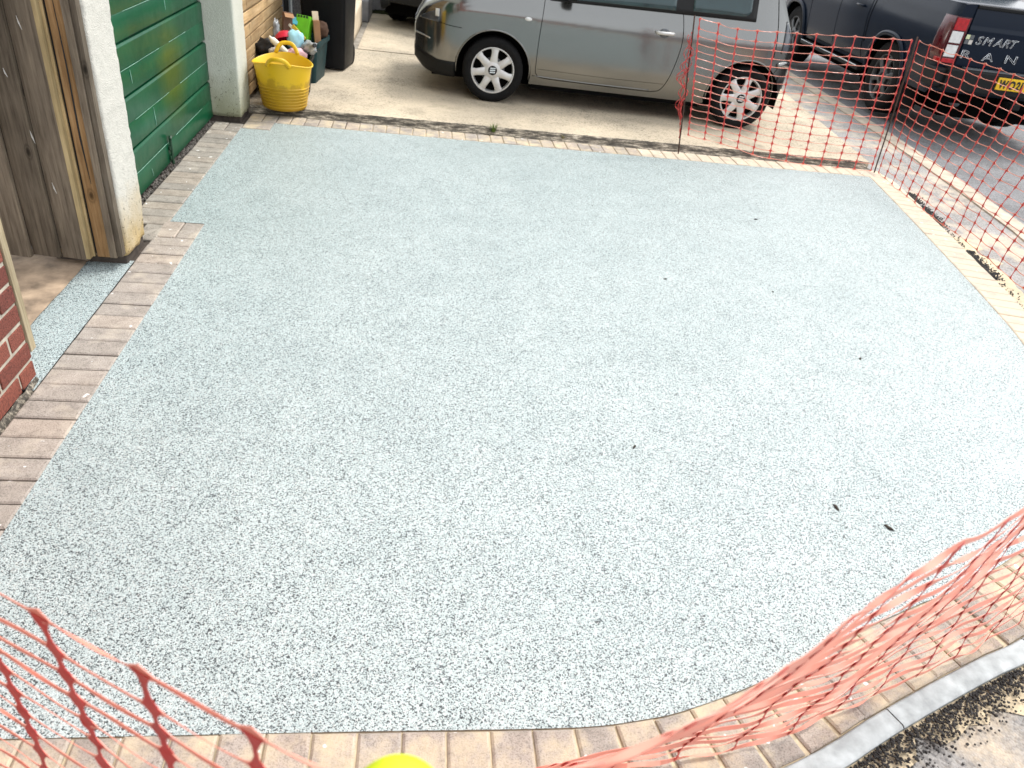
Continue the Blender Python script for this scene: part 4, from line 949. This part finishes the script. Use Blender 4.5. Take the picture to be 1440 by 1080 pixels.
for sd_ in (-1, 1):
    for c in (0, pwb):
        ln = MB(); ln.grid(lambda u, v: (c+(par+.01)*math.cos(math.pi*(1.2*u-0.1)), sd_*(0.55+0.31*v), phz+(par+.01)*math.sin(math.pi*(1.2*u-0.1))), 24, 3); ln.build('arch_liner', 'liner', pk, True)
        fl = []
        for i in range(33):
            a = math.pi*i/32; s = c+(par+0.01)*math.cos(a); x = abs(s-c)/(par+0.01); fl.append((s, phz+0.05*(0)+(max(0, 1-x**2.6))**0.5*(par+0.01)*0.98))
        MB().tube([(s, sd_*(plat(s, max(z, .45))+0.012), z) for s, z in fl], 0.030, 8, flat=(0.7, 1.0)).build('arch_flare', 'navy', pk, True)
        wheel(pk, c, sd_*(0.85-0.125), phz, 0.385, 0.245, 0.25, sd_, ('alloy_dark',), 6, emblem=False, spoke_w=(0.026, 0.030), spin=0.3)
    bx('running_board', (0.48, min(sd_*0.70, sd_*0.93), 0.355), (2.45, max(sd_*0.70, sd_*0.93), 0.40), 'trim', pk, 0.012)
    MB().tube([(0.52, sd_*0.93, 0.402), (2.42, sd_*0.93, 0.402)], 0.007, 6).build('step_edge', 'chrome', pk, True)
    for (s0, s1) in ((0.80, 1.52), (1.62, 2.52)):
        patch('side_window', pk, 'glass', plat, sd_, s0, s1, 1.26, lambda s: min(pzs(s)-0.03, 1.62), 0.006, 12, 8)
    line('door_seam', pk, 'liner', plat, sd_, [(0.74, 1.62), (0.72, 1.30), (0.72, 1.0), (0.68, 0.62), (0.62, 0.48)], 0.0045, 0)
    line('door_seam', pk, 'liner', plat, sd_, [(1.57, 1.62), (1.57, 1.0), (1.55, 0.50)], 0.0035, 0)
    line('door_seam', pk, 'liner', plat, sd_, [(2.55, 1.22), (2.52, 0.9), (2.50, 0.50)], 0.0035, 0)
    line('sill_line', pk, 'liner', plat, sd_, [(0.60, 0.475), (1.5, 0.47), (2.48, 0.475)], 0.004, 0)
    for s in (0.98, 1.78):
        MB().tube([(s-.09, 0, 0), (s-.07, sd_*.028, 0), (s+.07, sd_*.028, 0), (s+.09, 0, 0)], 0.013, 8).build('door_handle', 'navy', pk, True, loc=(0, sd_*plat(s, 1.02), 1.02))
    # bed side crease
    line('bed_cab_gap', pk, 'liner', plat, sd_, [(0.655, 1.27), (0.655, 1.0), (0.645, 0.66)], 0.010, -0.004)
    # stacked tail lamp wrapping the corner
    zt0, zt1 = 0.735, 1.165
    for nm, z0, z1, mt, so in (('tail_lamp_housing', zt0, zt1, 'lampredd', -0.90), ('tail_lamp_red', 1.045, 1.155, 'lampred', -1.0), ('tail_lamp_clear', 0.93, 1.035, 'lamp', -1.035), ('tail_lamp_clear', 0.80, 0.91, 'lamp', -1.035), ('tail_lamp_foot', 0.745, 0.785, 'lampred', -1.0)):
        if nm in ('tail_lamp_housing', 'tail_lamp_foot'): patch(nm, pk, mt, plat, sd_, -1.079, so, z0, z1, 0.006 if nm == 'tail_lamp_housing' else 0.010, 10, 6)
        yi = {'tail_lamp_housing': 0.715, 'tail_lamp_red': 0.735, 'tail_lamp_clear': 0.745, 'tail_lamp_foot': 0.725}[nm]; yo = 0.868 if nm == 'tail_lamp_housing' else 0.862
        dx = 0.0 if nm == 'tail_lamp_housing' else 0.006
        bx(nm, (-1.094-dx, min(sd_*yi, sd_*yo), z0), (-1.078, max(sd_*yi, sd_*yo), z1), mt, pk, 0.004)
    # mud flap
    bx('mud_flap', (-0.53, min(sd_*0.62, sd_*0.86), 0.16), (-0.51, max(sd_*0.62, sd_*0.86), 0.50), 'trim', pk, 0.004)
MB().grid(lambda u, v: (-1.090-0.008*math.sin(math.pi*v)-(0.006 if 0.62 < v < 0.66 else 0), -0.70+1.40*u, 0.735+0.515*v), 10, 30).build('tailgate', 'navy', pk, 40)
bx('tailgate_cap', (-1.10, -0.70, 1.253), (-1.04, 0.70, 1.285), 'trim', pk, 0.008)
bx('tailgate_handle', (-1.112, -0.12, 1.10), (-1.098, 0.12, 1.19), 'trim', pk, 0.006)
rbmp = MB(); rbmp.box((-1.20, -0.80, 0.50), (-1.05, 0.80, 0.715), 0.02); rbmp.box((-1.16, -0.90, 0.52), (-0.90, -0.78, 0.70), 0.02); rbmp.box((-1.16, 0.78, 0.52), (-0.90, 0.90, 0.70), 0.02)
rbmp.build('rear_bumper', 'trim', pk)
bx('bumper_step', (-1.195, -0.62, 0.7155), (-1.10, 0.62, 0.7275), 'grey', pk, 0.003)
bx('tow_bar', (-1.28, -0.05, 0.40), (-1.0, 0.05, 0.46), 'trim', pk, 0.01)
bx('number_plate', (-1.211, -0.255, 0.568), (-1.201, 0.255, 0.684), 'platey', pk, 0.003)
MB().tube([(-1.0, 0.45, 0.36), (-0.4, 0.45, 0.34)], 0.035, 12).build('exhaust', 'grey', pk, True)

def text(name, body, size, mat, parent, loc, outline=False, shear=0.0, sx=1.0, space=1.0):
    cu = bpy.data.curves.new(name, 'FONT'); cu.body = body; cu.size = size; cu.shear = shear; cu.space_character = space
    if outline: cu.fill_mode = 'NONE'; cu.bevel_depth = 0.0026; cu.bevel_resolution = 0
    else: cu.extrude = 0.0012; cu.offset = 0.0045
    t = bpy.data.objects.new(name, cu); COL.objects.link(t); bpy.context.view_layer.update()
    dg = bpy.context.evaluated_depsgraph_get(); me = bpy.data.meshes.new_from_object(t.evaluated_get(dg)); bpy.data.objects.remove(t)
    # text plane -> tailgate plane, reading left to right seen from behind (local -y direction)
    for v in me.vertices: x, y, z = v.co; v.co = Vector((-z, -x*sx, y))
    me.materials.clear(); o = link(name, me, mat, parent, loc); return o
def letters(name, word, size, mat, loc, gap, space, **kw):
    y = loc[1]
    for ch in word:
        if ch == ' ': y -= space; continue
        o = text(name, ch, size, mat, pk, (loc[0], y, loc[2]), **kw)
        ys = [v.co.y for v in o.data.vertices]; o.location.y = y-max(ys); y -= max(ys)-min(ys)+gap
letters('plate_letter', 'WO21 E', 0.105, 'black', (-1.2135, 0.238, 0.588), 0.010, 0.035, sx=0.80)
letters('tailgate_letter', 'SMART', 0.105, 'chrome', (-1.105, 0.592, 0.945), 0.004, 0, outline=True, shear=0.25, sx=1.18)
letters('tailgate_letter', 'RANGER', 0.105, 'chrome', (-1.103, 0.690, 0.805), 0.115, 0, outline=True, sx=1.75)
for (dy, dz, mt) in ((0, 0.045, 'ltgreen'), (0.043, 0.045, 'grey'), (0, 0, 'grey'), (0.043, 0, 'offwhite')):
    bx('logo_square', (-1.1015, 0.705-dy-0.038, 0.935+dz), (-1.0995, 0.705-dy, 0.935+dz+0.040), mt, pk)

# ------------------------------------------------------------------ orange barrier netting
def net(name, top, bot, label, ncols=None, nrows=17, seed=1, bulge=0.03, crumple_=0.0, pitch=0.150, rv=0.0034, wn=0.024, wu=0.0065, wc=0.0075, ragged=False, bundle=None):
    T = Path(catmull([Vector(p) for p in top], 8)); B = Path(catmull([Vector(p) for p in bot], 8))
    nc = ncols or max(3, int(round(T.L/pitch)))
    def P(u, v):
        a = T.at(T.L*u); b = B.at(B.L*u); p = a.lerp(b, v)
        nrm = Vector((T.tan(T.L*u).y, -T.tan(T.L*u).x, 0))
        k = mnoise.noise(Vector((u*T.L*2.0+seed*9.1, v*1.7, seed)))*bulge*math.sin(math.pi*min(1, v*0.9+0.05))
        k += mnoise.noise(Vector((u*T.L*9+seed, v*7, 4)))*crumple_*(0.3+v)
        dz = mnoise.noise(Vector((u*T.L*6, v*5, seed+20)))*(0.006+crumple_*0.5)
        return p+nrm*k+Vector((0, 0, dz))
    root = empty(name, (0, 0, 0), 0, label, 'netting', 'orange barrier netting')
    vr = [0]+[0.035+(1-0.035)*i/(nrows-1) for i in range(1, nrows)]
    vr = [0.0]+[(i+0.35)/(nrows-0.65) for i in range(1, nrows)]
    vend = 1.0
    us = [(j+0.2)/(nc-0.6) for j in range(nc)]; us = [min(1, max(0, u)) for u in us]
    def nrmal(u): t = T.tan(T.L*u); return Vector((t.y, -t.x, 0)).normalized()
    def ribbon(mb, pts, ws, tw, side):
        # flat strip with a little thickness; tw twists it about its own axis
        vs = []; k = len(pts); th = 0.0011
        for i, p in enumerate(pts):
            t = (pts[min(i+1, k-1)]-pts[max(i-1, 0)]).normalized()
            n = side[i]-t*side[i].dot(t); n.normalize(); b = t.cross(n)
            ca, sa = math.cos(tw[i]), math.sin(tw[i]); wv = b*ca+n*sa; nv = n*ca-b*sa; h = ws[i]/2
            vs += [p+wv*h+nv*th*.5, p-wv*h+nv*th*.5, p-wv*h-nv*th*.5, p+wv*h-nv*th*.5]
        fs = [(i*4+j, i*4+(j+1) % 4, (i+1)*4+(j+1) % 4, (i+1)*4+j) for i in range(k-1) for j in range(4)]+[(3, 2, 1, 0), tuple(4*(k-1)+j for j in range(4))]
        mb.add(vs, fs)
    for j, u in enumerate(us):
        pts = []; ws = []; tw = []; sd_ = []
        for i in range(len(vr)):
            pts.append(P(u, vr[i])); ws.append(wn); tw.append(0); sd_.append(nrmal(u))
            if i < len(vr)-1:
                for t, q in ((0.18, 0.62), (0.36, 0.30), (0.64, 0.30), (0.82, 0.62)):
                    pts.append(P(u, vr[i]+(vr[i+1]-vr[i])*t)); ws.append(max(wu, wn*q)); tw.append(0.5*mnoise.noise(Vector((i+t, j*3.1, seed)))); sd_.append(nrmal(u))
        mb = MB(); ribbon(mb, pts, ws, tw, sd_); mb.build('upright_strand', 'net', root, True if False else 30, fix=False)
    for i, v in enumerate(vr):
        mb = MB(); pts = []; ws = []; tw = []; sd_ = []
        for j in range(nc-1):
            n_ = 8; amp = random.uniform(-1.5, 1.5) if random.random() < 0.75 else random.uniform(-0.4, 0.4)
            for t in range(n_):
                q = t/n_; u = us[j]+(us[j+1]-us[j])*q; p = P(u, v)
                p.z -= math.sin(math.pi*q)*(0.004+0.006*mnoise.noise(Vector((j*3.3, i*2.7, seed)))); p -= nrmal(u)*0.0014
                pts.append(p); ws.append(wn*0.9 if t == 0 else (wc*1.35 if t in (1, n_-1) else wc)); tw.append(amp*math.sin(math.pi*q)**2); sd_.append(nrmal(u))
        pts.append(P(us[-1], v)); ws.append(wn*.8); tw.append(0); sd_.append(nrmal(us[-1]))
        ribbon(mb, pts, ws, tw, sd_); mb.build('cross_strand', 'net_pale', root, 30, fix=False)
    if bundle:
        a, b = Vector(bundle[0]), Vector(bundle[1])
        for k in range(7):
            pts = []; rs = []; ph = random.uniform(0, 9); v0 = random.uniform(0, .3); v1 = random.uniform(.75, 1.12)
            for i in range(40):
                t = v0+(v1-v0)*i/39; p = a.lerp(b, t); sp = 0.012+0.045*max(0, math.sin(math.pi*min(1, t)))**2
                p += Vector((mnoise.noise(Vector((t*9, ph, k)))*sp*1.6-0.4*sp, mnoise.noise(Vector((t*9, ph+7, k)))*sp, 0)); pts.append(p); rs.append(rv*(2.3 if i % 3 == 0 else 1.0))
            MB().tube(pts, rs, 5, flat=(1.0, 0.5)).build('bunched_strand', 'net', root, True, fix=False)
    return root
def stake(top, bot, label, r=0.006, capr=None):
    o = empty('stake', bot, 0, label, 'stake'); d = Vector(top)-Vector(bot)
    pts = [d*(i/8)+Vector((0.004*mnoise.noise(Vector((i*.7, 1, 2))), 0.004*mnoise.noise(Vector((i*.7, 5, 2))), 0)) for i in range(9)]
    MB().tube([Vector((0, 0, -0.06))]+pts, r, 8).build('pin', 'rust', o, True)
    if capr:
        MB().lathe([(0.0, 0.028), (capr*0.55, 0.027), (capr*0.88, 0.020), (capr, 0.008), (capr*0.97, 0.0), (capr*0.5, -0.004), (0.018, -0.006), (0.016, -0.05), (0.0, -0.05)], 32).build('cap', 'cap', o, 50, loc=d)
    return o
stake((3.39, 2.34, 1.045), (3.50, 2.285, -0.01), 'thin rusty stake at the left end of the far netting')
stake((5.27, 2.36, 1.08), (5.29, 2.27, -0.01), 'thin dark stake at the far right corner of the driveway')
stake((1.326, -3.478, 0.957), (1.35, -3.46, -0.02), 'stake with a fluorescent yellow cap at the bottom edge between the two near nets', 0.007, 0.048)
net('barrier_net', [(3.40, 2.33, 1.035), (3.56, 2.335, 1.015), (3.72, 2.34, 0.99), (3.85, 2.34, 0.988), (4.12, 2.34, 1.0), (4.72, 2.345, 1.03), (5.26, 2.355, 1.055)],
    [(3.52, 2.30, 0.16), (3.66, 2.31, 0.14), (3.80, 2.32, 0.12), (3.98, 2.32, 0.09), (4.20, 2.32, 0.04), (4.52, 2.30, 0.015), (4.80, 2.28, 0.012), (5.28, 2.265, 0.012)],
    'orange netting strung across the rear wheel of the silver hatchback', seed=3, bulge=0.03, rv=0.0031, wn=0.020, wu=0.0065, wc=0.0045, bundle=((3.39, 2.335, 1.04), (3.485, 2.30, 0.12)))
net('barrier_net', [(5.265, 2.35, 1.055), (5.28, 2.03, 1.045), (5.34, 1.45, 1.035), (5.32, 0.9, 1.03), (5.22, 0.2, 1.04), (5.10, -0.5, 1.06)],
    [(5.30, 2.26, 0.012), (5.24, 1.75, 0.012), (5.18, 1.25, 0.012), (5.16, 0.75, 0.012), (5.10, 0.3, 0.012), (4.97, -0.5, 0.012)],
    'orange netting along the right border in front of the pickup truck', seed=5, bulge=0.07, crumple_=0.008, rv=0.0031, wn=0.020, wu=0.0065, wc=0.0045)
net('barrier_net', [(0.15, -2.88, 1.0), (0.55, -3.03, 0.925), (0.84, -3.178, 0.897), (1.05, -3.297, 0.897), (1.22, -3.395, 0.905), (1.33, -3.460, 0.945)],
    [(0.15, -2.85, 0.02), (0.55, -3.0, 0.02), (0.84, -3.15, 0.02), (1.06, -3.27, 0.02), (1.24, -3.36, 0.02), (1.36, -3.43, 0.03)],
    'blurred near netting in the bottom left corner', seed=7, bulge=0.02, crumple_=0.006, wn=0.030, wu=0.0065, wc=0.0048)
net('barrier_net', [(1.335, -3.46, 0.96), (1.45, -3.44, 0.925), (1.57, -3.41, 0.918), (1.72, -3.35, 0.922), (1.85, -3.28, 0.924), (2.0, -3.19, 0.922), (2.14, -3.11, 0.915), (2.37, -2.99, 0.905), (2.75, -2.75, 0.93), (3.1, -2.5, 0.97)],
    [(1.37, -3.10, 0.02), (1.52, -2.99, 0.02), (1.68, -2.945, 0.02), (1.84, -2.935, 0.02), (1.98, -2.92, 0.02), (2.13, -2.90, 0.02), (2.29, -2.865, 0.02), (2.56, -2.77, 0.02), (2.95, -2.63, 0.02), (3.35, -2.45, 0.02)],
    'blurred near netting sagging over the pavers in the bottom right corner', seed=11, bulge=0.03, crumple_=0.010, wn=0.018, wu=0.005, wc=0.0105)

# ------------------------------------------------------------------ small things
def tuft(loc, n, h, mat, label):
    o = empty('weed', loc, 0, label, 'weed'); mb = MB()
    for i in range(n):
        a = random.uniform(0, 6.28); L = h*random.uniform(.5, 1.1); b = random.uniform(0.3, 1.1); r0 = random.uniform(0, 0.02); wd = 0.0035
        px, py = r0*math.cos(a), r0*math.sin(a); q = []
        for t in (0, .35, .7, 1.0):
            rr_ = r0+L*b*t**1.4*0.8; ww = wd*(1-t*.9); x, y, z = rr_*math.cos(a), rr_*math.sin(a), L*(t-0.35*b*t*t)
            q += [(x-ww*math.sin(a), y+ww*math.cos(a), z), (x+ww*math.sin(a), y-ww*math.cos(a), z)]
        mb.add(q, [(0, 1, 3, 2), (2, 3, 5, 4), (4, 5, 7, 6)])
    mb.build('leaves', mat, o, fix=False); return o
tuft((1.93, 2.375, 0.02), 60, 0.075, 'grass', 'green grass weed tuft growing at the front edge of the concrete')
tuft((2.52, 2.372, 0.02), 26, 0.04, 'drygrass', 'small dry weed in the edge of the concrete, right of the green tuft')
mo = MB()
for i in range(260):
    x = random.uniform(0.6, 1.3); s = random.uniform(0.01, 0.035); y = 7.72+random.uniform(-0.03, 0.06)
    mo.add([(x, y, 0.05), (x+s, y+.01, 0.05+s), (x-s*.4, y-.02, 0.05+s*1.6), (x-s, y, 0.05+s*.6)], [(0, 1, 2, 3)])
tag(mo.build('wall_foot_weeds', 'moss', fix=False), 'low weeds along the foot of the far grey wall', 'weeds', kind='stuff')
where = ['the dark bit of debris nearest the lower right netting', 'small dark leaf just left of the lower right debris', 'tiny dark crumb near the centre of the driveway', 'small dark twig at mid right of the driveway', 'tiny dark crumb above the centre of the driveway', 'faint dark crumb at upper right centre of the driveway', 'small dark twig in the upper right of the driveway', 'tiny dark speck in the upper middle of the driveway', 'dark chip behind the lower left netting']
for i, (x, y) in enumerate([(2.995, -2.115), (2.844, -2.016), (2.175, -1.71), (3.481, -0.966), (2.703, -0.209), (3.309, -0.282), (3.646, 0.856), (2.491, 0.865), (0.762, -2.737)]):
    s = (0.010, 0.008, 0.006, 0.007, 0.006, 0.005, 0.008, 0.005, 0.004)[i]
    crumple('leaf_debris', (x, y, 0.0), s, 'leaf', where[i], 'leaf', (1.9, 0.7, 0.22), 1.0, 2, 11, (0, 0, random.uniform(0, 3)))
